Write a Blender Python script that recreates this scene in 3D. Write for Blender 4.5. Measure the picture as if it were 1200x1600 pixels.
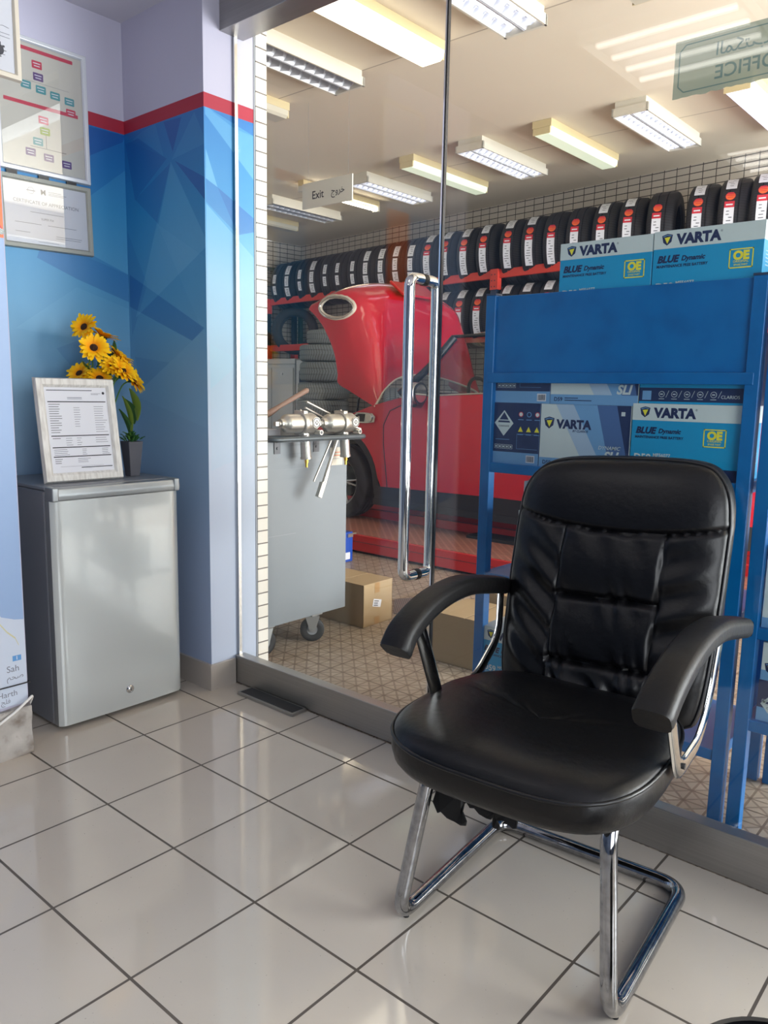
import bpy, bmesh, math, random
from mathutils import Vector, Matrix, Euler
PI = math.pi
random.seed(7)
for o in list(bpy.data.objects): bpy.data.objects.remove(o)
SC = bpy.context.scene
COL = SC.collection

# ------------------------------------------------------------ camera, world, exposure
CAM = (2.31392, -1.76172, 1.20607)
YAW, PITCH, ROLL = math.radians(130.5656), math.radians(-8.7249), math.radians(1.1339)
F_ = Vector((math.cos(YAW)*math.cos(PITCH), math.sin(YAW)*math.cos(PITCH), math.sin(PITCH)))
R_ = F_.cross(Vector((0, 0, 1))).normalized(); U_ = R_.cross(F_)
Rr = math.cos(ROLL)*R_ + math.sin(ROLL)*U_; Ur = -math.sin(ROLL)*R_ + math.cos(ROLL)*U_
cd = bpy.data.cameras.new('camera'); cam = bpy.data.objects.new('camera', cd); COL.objects.link(cam)
cam.matrix_world = Matrix(((Rr.x, Ur.x, -F_.x, CAM[0]), (Rr.y, Ur.y, -F_.y, CAM[1]), (Rr.z, Ur.z, -F_.z, CAM[2]), (0, 0, 0, 1)))
cd.sensor_fit = 'VERTICAL'; cd.sensor_height = 24; cd.lens = 24*1222.0/1600
cd.clip_start = .02; cd.clip_end = 200
SC.camera = cam
SC.view_settings.view_transform = 'Standard'; SC.view_settings.look = 'None'
SC.view_settings.gamma = 1; SC.view_settings.use_curve_mapping = False
SC.view_settings.exposure = 0.30
w = bpy.data.worlds.new('world'); SC.world = w; w.use_nodes = True
w.node_tree.nodes['Background'].inputs[0].default_value = (.90, .95, 1.0, 1)
w.node_tree.nodes['Background'].inputs[1].default_value = 1.6
SC.cycles.use_denoising = True
SC.cycles.max_bounces = 10; SC.cycles.diffuse_bounces = 4; SC.cycles.glossy_bounces = 4; SC.cycles.transparent_max_bounces = 16
SC.cycles.caustics_reflective = False; SC.cycles.caustics_refractive = False
SC.cycles.sample_clamp_indirect = 4

def area_light(name, loc, rot, sx, sy, power, col):
    l = bpy.data.lights.new(name, 'AREA'); l.shape = 'RECTANGLE'; l.size = sx; l.size_y = sy; l.energy = power; l.color = col
    o = bpy.data.objects.new(name, l); o.location = loc; o.rotation_euler = rot; COL.objects.link(o); return o
# daylight through the open roller door of the workshop (+X side) plus an unseen fill light added to brighten the office
area_light('shop_daylight', (5.7, 3.1, 1.36), (0, math.radians(104), 0), 2.7, 4.6, 660, (.97, .985, 1))
area_light('office_fill', (4.15, -1.6, 1.35), (0, math.radians(90), 0), 1.9, 2.2, 48, (.92, .96, 1))

# ------------------------------------------------------------ materials
def S(c):
    if isinstance(c, str): c = [int(c[i:i+2], 16) for i in (0, 2, 4)]
    return tuple(((v/255)/12.92 if v/255 <= .04045 else ((v/255+.055)/1.055)**2.4) for v in c) + (1,)
def mat(name, c, rough=.5, metal=0, emit=0, ecol=None, coat=0, spec=.5, bump=None, alpha=None, trans=0):
    m = bpy.data.materials.new(name); m.use_nodes = True
    b = m.node_tree.nodes['Principled BSDF']
    b.inputs['Base Color'].default_value = S(c); b.inputs['Roughness'].default_value = rough
    b.inputs['Metallic'].default_value = metal; b.inputs['Coat Weight'].default_value = coat
    b.inputs['Specular IOR Level'].default_value = spec; b.inputs['Transmission Weight'].default_value = trans
    if coat: b.inputs['Coat Roughness'].default_value = .04
    if emit:
        b.inputs['Emission Color'].default_value = S(ecol or c); b.inputs['Emission Strength'].default_value = emit
    if bump:
        sc_, st, det = bump
        n = nd(m, 'ShaderNodeTexNoise'); n.inputs['Scale'].default_value = sc_; n.inputs['Detail'].default_value = det
        tc = nd(m, 'ShaderNodeTexCoord'); ln(m, tc.outputs['Object'], n.inputs['Vector'])
        bp = nd(m, 'ShaderNodeBump'); bp.inputs['Strength'].default_value = st; bp.inputs['Distance'].default_value = .01
        ln(m, n.outputs['Fac'], bp.inputs['Height']); ln(m, bp.outputs['Normal'], b.inputs['Normal'])
    return m
def nd(m, t, **k):
    n = m.node_tree.nodes.new(t)
    for a, v in k.items(): setattr(n, a, v)
    return n
def ln(m, a, b): m.node_tree.links.new(a, b)
def bsdf(m): return m.node_tree.nodes['Principled BSDF']
def math_(m, op, a, b=None, c=None):
    n = nd(m, 'ShaderNodeMath', operation=op)
    for i, v in enumerate((a, b, c)):
        if v is None: continue
        if isinstance(v, (int, float)): n.inputs[i].default_value = v
        else: ln(m, v, n.inputs[i])
    return n.outputs[0]
def ramp(m, fac, stops):
    r = nd(m, 'ShaderNodeValToRGB'); e = r.color_ramp.elements
    while len(e) < len(stops): e.new(.5)
    for i, (p, c) in enumerate(stops): e[i].position = p; e[i].color = S(c)
    ln(m, fac, r.inputs[0]); return r.outputs[0]
def mixc(m, fac, a, b, mode='MIX'):
    n = nd(m, 'ShaderNodeMix', data_type='RGBA', blend_type=mode)
    for s, v in ((n.inputs[0], fac), (n.inputs[6], a), (n.inputs[7], b)):
        if isinstance(v, (int, float)): s.default_value = v
        elif isinstance(v, tuple): s.default_value = v
        else: ln(m, v, s)
    return n.outputs[2]
def axes(m, mode, rot=0, scale=1):
    tc = nd(m, 'ShaderNodeTexCoord'); sp = nd(m, 'ShaderNodeSeparateXYZ'); ln(m, tc.outputs['Object'], sp.inputs[0])
    cb = nd(m, 'ShaderNodeCombineXYZ'); i, j = {'xy': (0, 1), 'xz': (0, 2), 'yz': (1, 2)}[mode]
    ln(m, sp.outputs[i], cb.inputs[0]); ln(m, sp.outputs[j], cb.inputs[1])
    mp = nd(m, 'ShaderNodeMapping'); mp.inputs['Rotation'].default_value = (0, 0, rot); mp.inputs['Scale'].default_value = (scale,)*3
    ln(m, cb.outputs[0], mp.inputs[0]); return mp.outputs[0]
def brick(m, vec, bw, bh, mort, c1, c2, cm, offset=0, smooth=.1):
    b = nd(m, 'ShaderNodeTexBrick', offset=offset, squash=1.0)
    b.inputs['Color1'].default_value = S(c1); b.inputs['Color2'].default_value = S(c2); b.inputs['Mortar'].default_value = S(cm)
    b.inputs['Scale'].default_value = 1; b.inputs['Mortar Size'].default_value = mort; b.inputs['Mortar Smooth'].default_value = smooth
    b.inputs['Brick Width'].default_value = bw; b.inputs['Row Height'].default_value = bh
    ln(m, vec, b.inputs['Vector']); return b
def noise(m, vec, s, d=3):
    n = nd(m, 'ShaderNodeTexNoise'); n.inputs['Scale'].default_value = s; n.inputs['Detail'].default_value = d
    if vec is None:
        tc = nd(m, 'ShaderNodeTexCoord'); vec = tc.outputs['Object']
    ln(m, vec, n.inputs['Vector']); return n.outputs['Fac']
def bumpn(m, h, st, dist=.01):
    bp = nd(m, 'ShaderNodeBump'); bp.inputs['Strength'].default_value = st; bp.inputs['Distance'].default_value = dist
    ln(m, h, bp.inputs['Height']); ln(m, bp.outputs['Normal'], bsdf(m).inputs['Normal'])
def tiled(name, mode, bw, bh, mort, c1, c2, cm, rough=.3, offset=0, bump=.3, loc=None):
    m = mat(name, c1, rough); v = axes(m, mode)
    if loc:
        v.node.inputs['Location'].default_value = loc
    b = brick(m, v, bw, bh, mort, c1, c2, cm, offset)
    ln(m, b.outputs['Color'], bsdf(m).inputs['Base Color'])
    bumpn(m, math_(m, 'SUBTRACT', 1, b.outputs['Fac']), bump, .003); return m

M = {}
# office floor: polished cream porcelain 33 cm tiles
m = mat('floor_tile', 'b8b2a9', .1, spec=.6); v = axes(m, 'xy')
b = brick(m, v, .33, .33, .0034, 'd0c6b9', 'cbc1b4', '453b33', 0, .05)
nz = noise(m, v, 5, 4); dirt = noise(m, v, 140, 2)
col = mixc(m, math_(m, 'MULTIPLY', nz, .25), b.outputs['Color'], S('a59d93'))
col = mixc(m, math_(m, 'MULTIPLY', math_(m, 'GREATER_THAN', dirt, .74), .5), col, S('7a7068'))
ln(m, col, bsdf(m).inputs['Base Color'])
ln(m, math_(m, 'ADD', math_(m, 'MULTIPLY', b.outputs['Fac'], .5), math_(m, 'MULTIPLY_ADD', nz, .10, .03)), bsdf(m).inputs['Roughness'])
bumpn(m, math_(m, 'SUBTRACT', 1, b.outputs['Fac']), .4, .002); M['floor'] = m
# workshop floor: tan embossed tile with a diamond lattice
m = mat('shop_floor_tile', '9a8672', .45); v = axes(m, 'xy'); v2 = axes(m, 'xy', PI/4)
b = brick(m, v, .30, .30, .003, 'b2a494', 'a99a8a', '6e5d4e', 0); b2 = brick(m, v2, .053, .053, .0042, 'b8ab9b', 'a39584', '85776a', 0)
b3 = brick(m, v, .075, .075, .004, 'ffffff', 'f0f0f0', 'a0978e', 0)
col = mixc(m, b.outputs['Fac'], mixc(m, .8, b2.outputs['Color'], b3.outputs['Color'], 'MULTIPLY'), S('5a4c40'))
col = mixc(m, math_(m, 'MULTIPLY', noise(m, v, 1.5, 4), .4), col, S('8a7a6b'))
ln(m, col, bsdf(m).inputs['Base Color']); bumpn(m, math_(m, 'SUBTRACT', 1, math_(m, 'MAXIMUM', b2.outputs['Fac'], b3.outputs['Fac'])), .5, .003); M['shopfloor'] = m
M['shopwall_x'] = tiled('grid_wall_tile_x', 'xz', .125, .062, .0042, 'c9c0b4', 'c1b8ac', '35302d')
M['shopwall_y'] = tiled('grid_wall_tile_y', 'yz', .125, .062, .0042, 'c9c0b4', 'c1b8ac', '35302d')
M['jambtile'] = tiled('jamb_tile', 'yz', .40, .0535, .0028, 'f2ede3', 'ece6da', '6a6258', loc=(.1, .02, 0))
M['jambtile_x'] = tiled('jamb_tile_x', 'xz', .13, .0535, .0028, 'f2ede3', 'ece6da', '6a6258', loc=(0, .02, 0))
m = mat('shop_ceiling_panel', 'ddd3c5', .8); v = axes(m, 'xy'); v.node.inputs['Location'].default_value = (30, -2.32, 0)
b = brick(m, v, 60, 2.13, .006, 'e9ddc8', 'e3d6c0', 'a99d8c', 0); nz = noise(m, v, .9, 3)
ln(m, mixc(m, math_(m, 'MULTIPLY', nz, .3), b.outputs['Color'], S('d6c8b0')), bsdf(m).inputs['Base Color']); M['shopceil'] = m
M['ceil'] = mat('office_ceiling_paint', 'c9c7d0', .85)
M['officeblue'] = mat('slate_blue_office_paint', '4d5a70', .7)
M['cream'] = mat('cream_wall_paint', 'd8d2c6', .8)
M['red_stripe'] = mat('red_wall_stripe', 'a3243a', .6)
M['lilac'] = mat('lilac_white_paint', 'bab8ca', .75, bump=(30, .05, 3))
# mural print: colour stored per polygon of the printed pattern, pillar front lightened for the light on it
m = mat('geometric_blue_print', '3c87be', .45); a = nd(m, 'ShaderNodeAttribute'); a.attribute_name = 'print'
ln(m, a.outputs['Color'], bsdf(m).inputs['Base Color']); M['mural'] = m
m = mat('beige_skirting_tile', 'b3aba3', .3, bump=(40, .05, 2)); M['skirt'] = m
m = mat('worn_skirting_tile', 'a39c96', .5); nz = noise(m, None, 14, 6)
ln(m, ramp(m, nz, [(.3, '7d736a'), (.45, 'a8a29c'), (.62, 'b5afa9'), (.75, '6b6058')]), bsdf(m).inputs['Base Color']); M['wornskirt'] = m
m = mat('brushed_steel', '8b8883', .42, 1); tc = nd(m, 'ShaderNodeTexCoord'); mp = nd(m, 'ShaderNodeMapping'); mp.inputs['Scale'].default_value = (3, 3, 260)
ln(m, tc.outputs['Object'], mp.inputs[0]); nz = noise(m, mp.outputs[0], 1, 3)
ln(m, ramp(m, nz, [(.3, 'a9a7a4'), (.7, 'b2b0ad')]), bsdf(m).inputs['Base Color']); M['steel'] = m
M['chrome'] = mat('chrome', 'd9d9d8', .07, 1)
m = mat('worn_chrome', 'b9bbbd', .13, 1); nz = noise(m, None, 60, 5)
ln(m, ramp(m, nz, [(.3, '96979a'), (.65, 'b2b4b8')]), bsdf(m).inputs['Base Color'])
ln(m, math_(m, 'MULTIPLY_ADD', nz, .12, .02), bsdf(m).inputs['Roughness']); M['wchrome'] = m
M['silver'] = mat('cast_silver_metal', 'bdb9b0', .32, .85)
M['dark_metal'] = mat('dark_metal', '4a4a4c', .4, .8)
M['brass'] = mat('brass', 'c9a24a', .3, 1)
M['rubber'] = mat('black_rubber', '1c1c1e', .6)
M['blackplastic'] = mat('black_plastic', '17171a', .35)
M['greyplastic'] = mat('grey_plastic', '8d9094', .4)
M['leather'] = mat('black_leather', '060609', .36, spec=.36, bump=(55, .10, 4))
M['leather_arm'] = mat('worn_black_leather', '0f0e0f', .45, spec=.3, bump=(60, .10, 4))
M['piping'] = mat('black_leather_piping', '0b0b0e', .35)
M['scrap'] = mat('torn_black_cloth', '0d0d0f', .9)
M['white'] = mat('white_paint', 'dedbd6', .4)
M['paper'] = mat('white_paper', 'd9dbe3', .6)
M['ink'] = mat('dark_ink', '2c2c34', .7)
M['greyink'] = mat('grey_ink', '7a7c88', .7)
M['red'] = mat('red_ink', 'c22a3a', .6)
M['orangeink'] = mat('orange_ink', 'e8692c', .6)
M['yellow'] = mat('yellow_ink', 'ece23a', .6)
M['navy'] = mat('navy_ink', '14234f', .5)
M['lightblue'] = mat('light_blue_card', '6fa0cc', .45)
M['cyan'] = mat('cyan_card', '1797c9', .35)
M['whitecard'] = mat('white_card', 'cdd8d6', .45)
M['darkcard'] = mat('dark_blue_card', '1c2c55', .4)
M['midcard'] = mat('steel_blue_card', '4a6a9c', .4)
M['silvercard'] = mat('pale_silver_blue_card', 'a9c0d6', .4)
M['racking'] = mat('red_rack_paint', 'd9402f', .5)
M['rackblue'] = mat('dark_blue_rack_paint', '24344f', .5)
m = mat('blue_shelf_paint', '0e5f9f', .35, spec=.35); nz = noise(m, None, 9, 3)
ln(m, ramp(m, nz, [(.25, '025c9c'), (.5, '0368ac'), (.8, '056eb0')]), bsdf(m).inputs['Base Color']); M['shelf'] = m
m = mat('cardboard', 'b08f68', .8); v = axes(m, 'xz'); v.node.inputs['Scale'].default_value = (3, 160, 1)
ln(m, mixc(m, math_(m, 'MULTIPLY', noise(m, v, 1, 2), .3), S('ab9472'), S('947d5e')), bsdf(m).inputs['Base Color']); M['card'] = m
M['tape'] = mat('brown_tape', 'a5835a', .3)
M['carred'] = mat('red_car_paint', 'b80024', .25, coat=1, spec=.5)
M['platred'] = mat('red_lift_paint', 'bf2326', .5, bump=(30, .1, 3))
m = mat('checker_plate', '8b4a3d', .5); v = axes(m, 'xy', PI/4); b = brick(m, v, .05, .05, .008, '8a4437', '7a3c32', 'a86a58', .5)
ln(m, mixc(m, math_(m, 'MULTIPLY', noise(m, v, 3, 4), .6), b.outputs['Color'], S('8a7468')), bsdf(m).inputs['Base Color']); bumpn(m, b.outputs['Fac'], .5, .003); M['checker'] = m
m = mat('checker_steel', '9a9a98', .4, .6); v = axes(m, 'xy', PI/4); b = brick(m, v, .03, .012, .004, 'a6a6a4', '9a9a98', '77777a', .5)
ln(m, b.outputs['Color'], bsdf(m).inputs['Base Color']); bumpn(m, b.outputs['Fac'], .6, .003); M['csteel'] = m
M['carroof'] = mat('cream_car_roof', 'e2dccb', .2, coat=1)
M['carblack'] = mat('gloss_black_trim', '0c0d10', .15, coat=.5)
M['cladding'] = mat('matt_black_cladding', '1b1c20', .55)
M['seatblack'] = mat('black_seat', '141416', .6)
M['rim'] = mat('alloy_rim', 'a9aaac', .3, .9)
M['headlens'] = mat('headlamp_lens', 'c8c4b8', .15, .3)
M['cartgrey'] = mat('grey_cart_paint', '787e83', .38, spec=.5)
M['cabgrey'] = mat('grey_cabinet', 'c6ccd2', .4)
M['traygrey'] = mat('dark_grey_tray', '4b5256', .4, .3)
M['bluetool'] = mat('blue_plastic_case', '1648a8', .4)
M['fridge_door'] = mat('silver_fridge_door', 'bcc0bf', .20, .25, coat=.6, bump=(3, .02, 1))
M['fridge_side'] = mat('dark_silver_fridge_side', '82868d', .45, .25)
M['fridge_trim'] = mat('grey_fridge_trim', '9a9ea0', .3, .5)
M['petal'] = mat('yellow_petal', 'f2a90a', .6, spec=.2)
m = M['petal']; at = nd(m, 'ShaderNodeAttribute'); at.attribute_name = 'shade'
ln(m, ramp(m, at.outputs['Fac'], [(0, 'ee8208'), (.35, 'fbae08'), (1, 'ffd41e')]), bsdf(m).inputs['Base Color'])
M['seedhead'] = mat('dark_brown_seed_head', '3c2210', .9, bump=(400, .8, 2))
M['leafgreen'] = mat('leaf_green', '4f7a34', .5)
M['lightleaf'] = mat('light_leaf_green', '8ba33c', .5)
M['darkleaf'] = mat('dark_leaf_green', '2c5c2c', .45)
M['potgrey'] = mat('dark_grey_pot', '4c4c54', .6)
M['potbrown'] = mat('brown_pot', '6d4a3a', .6)
M['soil'] = mat('soil', '2a2019', .95)
M['certsilver'] = mat('silver_glitter_frame', 'a5a69d', .5, .3, bump=(300, .4, 2))
M['framecream'] = mat('cream_frame', 'c9c0b0', .4)
M['alu'] = mat('white_aluminium_frame', 'd2d5da', .3, .3)
m = mat('whitewashed_wood', 'd8d5cf', .5); tc = nd(m, 'ShaderNodeTexCoord'); mp = nd(m, 'ShaderNodeMapping'); mp.inputs['Scale'].default_value = (20, 20, 3)
ln(m, tc.outputs['Object'], mp.inputs[0]); ln(m, ramp(m, noise(m, mp.outputs[0], 6, 5), [(.3, 'c2beb8'), (.6, 'dfddd8')]), bsdf(m).inputs['Base Color']); M['washwood'] = m
M['poster_orange'] = mat('orange_poster', 'e8703a', .4)
M['poster_blue'] = mat('sea_blue_map', '8fa9cf', .4)
M['poster_land'] = mat('pale_map_land', 'c3ccdc', .4)
M['maproad'] = mat('pale_road_yellow', 'c9c49a', .5)
M['mapblue'] = mat('map_shield_blue', '5c93c9', .5)
M['teal'] = mat('teal_ink', '3f8f97', .5); M['purple'] = mat('purple_ink', '5a3a78', .5); M['magenta'] = mat('crimson_ink', 'c22c4a', .5); M['olive'] = mat('olive_ink', '8aa332', .5)
M['boardcream'] = mat('cream_print', 'c9c6bc', .45)
M['housing'] = mat('white_lamp_housing', 'd9d3c4', .5)
M['housing_y'] = mat('yellowed_lamp_housing', 'd8c79a', .5)
M['louvre'] = mat('louvre_reflector', 'e8e9ee', .35, .4)
M['tubeoff'] = mat('unlit_tube', 'c9ccd2', .3)
M['tube'] = mat('lit_tube', 'ffffff', .4, emit=14, ecol='fff3dc')
M['tube_cool'] = mat('lit_cool_tube', 'ffffff', .4, emit=3.5, ecol='f2f3ff')
M['tube_led'] = mat('lit_led_tube', 'ffffff', .4, emit=5, ecol='fffaf2')
M['dif_bright'] = mat('bright_warm_diffuser', 'fff6e4', .4, emit=3.5, ecol='fff2d8')
M['dif_green'] = mat('dim_greenish_diffuser', 'dfe6d2', .3, emit=.5, ecol='e6f2d4')
M['dif_lilac'] = mat('lilac_diffuser', 'efeaff', .3, emit=1.1, ecol='e2dcff')
M['dif_off'] = mat('unlit_diffuser', 'cfc8b4', .3)
M['signwhite'] = mat('white_sign_board', 'd8d8d2', .5)
M['greenpipe'] = mat('dark_green_trim', '2c4a40', .5)
M['caster'] = mat('grey_caster_metal', '9b9d9c', .35, .7)
M['whitegrey'] = mat('pale_grey_tyre_hub', '8b8f92', .5)
M['tyre_thread'] = mat('brown_wood_handle', '7d5f4e', .6)
M['frost'] = None
# tyre rubber with lateral sipes
def tyre_mat(name, c, sip=90):
    m = mat(name, c, .55, spec=.35); tc = nd(m, 'ShaderNodeTexCoord'); sp = nd(m, 'ShaderNodeSeparateXYZ'); ln(m, tc.outputs['Object'], sp.inputs[0])
    an = math_(m, 'ARCTAN2', sp.outputs[1], sp.outputs[2]); ax = math_(m, 'MULTIPLY', math_(m, 'ABSOLUTE', sp.outputs[0]), 60)
    s = math_(m, 'SINE', math_(m, 'ADD', math_(m, 'MULTIPLY', an, sip), ax))
    bumpn(m, math_(m, 'GREATER_THAN', s, .55), -.7, .006)
    k = math_(m, 'MULTIPLY', math_(m, 'GREATER_THAN', s, .6), .5)
    ln(m, mixc(m, k, S(c), S('08080a')), bsdf(m).inputs['Base Color']); return m
M['tyre'] = tyre_mat('tyre_rubber', '2b2b30'); M['tyre_blue'] = tyre_mat('dark_blue_tyre_rubber', '1d2740'); M['tyre_brown'] = tyre_mat('brownish_tyre_rubber', '33262a'); M['tyre_grey'] = tyre_mat('dusty_used_tyre_rubber', '868f92', 60)
# architectural glass: clear with a Schlick mirror term
def glass(name, tint, extra=0.0, gloss_rough=0.0):
    m = bpy.data.materials.new(name); m.use_nodes = True; nt = m.node_tree; nt.nodes.remove(nt.nodes['Principled BSDF'])
    out = nt.nodes['Material Output']; lw = nd(m, 'ShaderNodeLayerWeight'); lw.inputs['Blend'].default_value = .5
    fr = math_(m, 'ADD', math_(m, 'MULTIPLY', math_(m, 'POWER', lw.outputs['Facing'], 5), .95), .045+extra)
    t = nd(m, 'ShaderNodeBsdfTransparent'); t.inputs[0].default_value = tint
    g = nd(m, 'ShaderNodeBsdfGlossy'); g.inputs['Roughness'].default_value = gloss_rough; g.inputs['Color'].default_value = (1, 1, 1, 1)
    mx = nd(m, 'ShaderNodeMixShader'); ln(m, fr, mx.inputs[0]); ln(m, t.outputs[0], mx.inputs[1]); ln(m, g.outputs[0], mx.inputs[2])
    ln(m, mx.outputs[0], out.inputs[0]); return m
M['glass'] = glass('clear_glass', (.97, .985, .98, 1), -.012)
M['carglass'] = glass('tinted_car_glass', (.72, .75, .75, 1), .01)
M['frameglass'] = glass('picture_glass', (.97, .97, .97, 1), .02)
def film(name, c, a):
    m = mat(name, c, .4); b = bsdf(m); b.inputs['Alpha'].default_value = a; return m
M['frost'] = film('frosted_grey_green_film', 'b4baa0', .74)
M['frost_dark'] = film('dark_film_print', '6f8d84', .75)

# ------------------------------------------------------------ mesh helpers
def sm_axis(d):
    d = Vector(d).normalized(); a = Vector((0, 0, 1)) if abs(d.z) < .9 else Vector((1, 0, 0))
    u = d.cross(a).normalized(); return u, d.cross(u).normalized()
_tc = {}
class MB:
    def __init__(s): s.v = []; s.f = []; s.mi = []; s.sm = []; s.mats = []
    def _m(s, m):
        if m not in s.mats: s.mats.append(m)
        return s.mats.index(m)
    def add(s, vs, fs, m, smooth=False):
        o = len(s.v); k = s._m(m); s.v += [tuple(v) for v in vs]
        for f in fs: s.f.append([i+o for i in f]); s.mi.append(k); s.sm.append(smooth)
        return s
    def box(s, lo, hi, m, rot=None, c=None):
        x0, y0, z0 = lo; x1, y1, z1 = hi
        vs = [Vector(p) for p in ((x0,y0,z0),(x1,y0,z0),(x1,y1,z0),(x0,y1,z0),(x0,y0,z1),(x1,y0,z1),(x1,y1,z1),(x0,y1,z1))]
        if rot is not None:
            c = Vector(c) if c is not None else sum(vs, Vector())/8; R = Euler(rot).to_matrix(); vs = [c + R @ (v-c) for v in vs]
        return s.add(vs, [(0,3,2,1),(4,5,6,7),(0,1,5,4),(1,2,6,5),(2,3,7,6),(3,0,4,7)], m)
    def cyl(s, p0, p1, r0, m, r1=None, n=20, caps=True):
        if r1 is None: r1 = r0
        p0 = Vector(p0); p1 = Vector(p1); u, w_ = sm_axis(p1-p0); vs = []
        for p, r in ((p0, r0), (p1, r1)):
            for i in range(n): a = 2*PI*i/n; vs.append(p + (u*math.cos(a)+w_*math.sin(a))*r)
        s.add(vs, [(i, (i+1) % n, n+(i+1) % n, n+i) for i in range(n)], m, True)
        if caps: s.add(vs, [tuple(reversed(range(n))), tuple(range(n, 2*n))], m)
        return s
    def tube(s, pts, r, m, n=14, closed=False, flat=None, up=None):
        pts = [Vector(p) for p in pts]; N = len(pts); vs = []; prev = None
        for i, p in enumerate(pts):
            a = pts[(i-1) % N] if (closed or i) else p; b = pts[(i+1) % N] if (closed or i < N-1) else p
            d = (b-a).normalized()
            if prev is None: u, _ = sm_axis(d) if up is None else ((Vector(up)-d*Vector(up).dot(d)).normalized(), 0)
            else: u = (prev - d*prev.dot(d)).normalized()
            prev = u; w_ = d.cross(u); rr = r[i] if isinstance(r, (list, tuple)) else r
            for k in range(n):
                t = 2*PI*k/n; ru, rw = (rr, rr) if flat is None else (rr*flat[0], rr*flat[1])
                vs.append(p + u*math.cos(t)*ru + w_*math.sin(t)*rw)
        fs = []
        for i in range(N if closed else N-1):
            j = (i+1) % N
            for k in range(n): fs.append((i*n+k, i*n+(k+1) % n, j*n+(k+1) % n, j*n+k))
        s.add(vs, fs, m, True)
        if not closed: s.add(vs, [tuple(reversed(range(n))), tuple(range((N-1)*n, N*n))], m)
        return s
    def lathe(s, prof, m, n=48, frame=None, smooth=True, closed=False):
        # prof: (axial, radius); frame: (origin, axis, u)
        o, ax, u = frame or (Vector((0,0,0)), Vector((0,0,1)), Vector((1,0,0))); o = Vector(o); ax = Vector(ax).normalized(); u = Vector(u).normalized(); w_ = ax.cross(u); vs = []
        for h, r in prof:
            for i in range(n): a = 2*PI*i/n; vs.append(o + ax*h + (u*math.cos(a)+w_*math.sin(a))*r)
        L = len(prof); fs = []
        for j in range(L if closed else L-1):
            k = (j+1) % L
            for i in range(n): fs.append((j*n+i, j*n+(i+1) % n, k*n+(i+1) % n, k*n+i))
        return s.add(vs, fs, m, smooth)
    def grid(s, fn, nu, nv, m, smooth=True, skip=None):
        vs = [fn(i/nu, j/nv) for i in range(nu+1) for j in range(nv+1)]
        fs = []
        for i in range(nu):
            for j in range(nv):
                if skip and skip((i+.5)/nu, (j+.5)/nv): continue
                fs.append((i*(nv+1)+j, (i+1)*(nv+1)+j, (i+1)*(nv+1)+j+1, i*(nv+1)+j+1))
        return s.add(vs, fs, m, smooth)
    def prism(s, pts, ext, m, m2=None, smooth=False):
        pts = [Vector(p) for p in pts]; e = Vector(ext); n = len(pts)
        s.add(pts + [p+e for p in pts], [tuple(range(n))], m); s.add(pts + [p+e for p in pts], [tuple(reversed(range(n, 2*n)))], m)
        s.add(pts + [p+e for p in pts], [(i, n+i, n+(i+1) % n, (i+1) % n) for i in range(n)], m2 or m, smooth); return s
    def quad(s, a, b, c, d, m): return s.add([a, b, c, d], [(0, 1, 2, 3)], m)
    def rect(s, fr, x0, y0, x1, y1, m, h=.0004):
        o, r, u = [Vector(q) for q in fr]; n = r.cross(u)*h
        return s.add([o+r*x+u*y+n for x, y in ((x0,y0),(x1,y0),(x1,y1),(x0,y1))], [(0,1,2,3)], m)
    def poly(s, fr, pts, m, h=.0004):
        o, r, u = [Vector(q) for q in fr]; n = r.cross(u)*h
        return s.add([o+r*x+u*y+n for x, y in pts], [tuple(range(len(pts)))], m)
    def text(s, fr, x, y, body, size, m, bold=0, shear=0, align='LEFT', h=.0006, sx=1):
        key = (body, bold, shear)
        if key not in _tc:
            cu = bpy.data.curves.new('t', 'FONT'); cu.body = body; cu.size = 1; cu.offset = bold; cu.shear = shear; cu.resolution_u = 3
            ob = bpy.data.objects.new('t', cu); me = bpy.data.meshes.new_from_object(ob)
            _tc[key] = ([tuple(v.co) for v in me.vertices], [tuple(p.vertices) for p in me.polygons])
            bpy.data.objects.remove(ob); bpy.data.curves.remove(cu); bpy.data.meshes.remove(me)
        vs, fs = _tc[key]
        if not vs: return s
        o, r, u = [Vector(q) for q in fr]; n = r.cross(u)*h; xs = [v[0] for v in vs]
        off = {'LEFT': -min(xs), 'CENTER': -(min(xs)+max(xs))/2, 'RIGHT': -max(xs)}[align]
        return s.add([o + r*(x+(v[0]+off)*size*sx) + u*(y+v[1]*size) + n for v in vs], fs, m)
    def xf(s, Mx): s.v = [tuple(Mx @ Vector(v)) for v in s.v]; return s
    def build(s, name, parent=None, bevel=0, seg=0, smooth=None, subsurf=0, weld=False):
        me = bpy.data.meshes.new(name); me.from_pydata(s.v, [], s.f); me.update()
        for m in s.mats: me.materials.append(M[m] if isinstance(m, str) else m)
        me.polygons.foreach_set('material_index', s.mi); me.polygons.foreach_set('use_smooth', s.sm if smooth is None else [smooth]*len(s.f))
        o = bpy.data.objects.new(name, me); COL.objects.link(o)
        if parent is not None: o.parent = parent
        if any(s.sm) and hasattr(me, 'set_sharp_from_angle') and not bevel and smooth is None: me.set_sharp_from_angle(angle=math.radians(48))
        if weld:
            bm = bmesh.new(); bm.from_mesh(me); bmesh.ops.remove_doubles(bm, verts=bm.verts, dist=1e-5); bm.to_mesh(me); bm.free()
        if bevel:
            b = o.modifiers.new('bevel', 'BEVEL'); b.width = bevel; b.segments = seg or 2; b.limit_method = 'ANGLE'; b.angle_limit = math.radians(35)
            if seg != 1:
                me.polygons.foreach_set('use_smooth', [True]*len(s.f)); wn = o.modifiers.new('wn', 'WEIGHTED_NORMAL'); wn.keep_sharp = True
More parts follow.
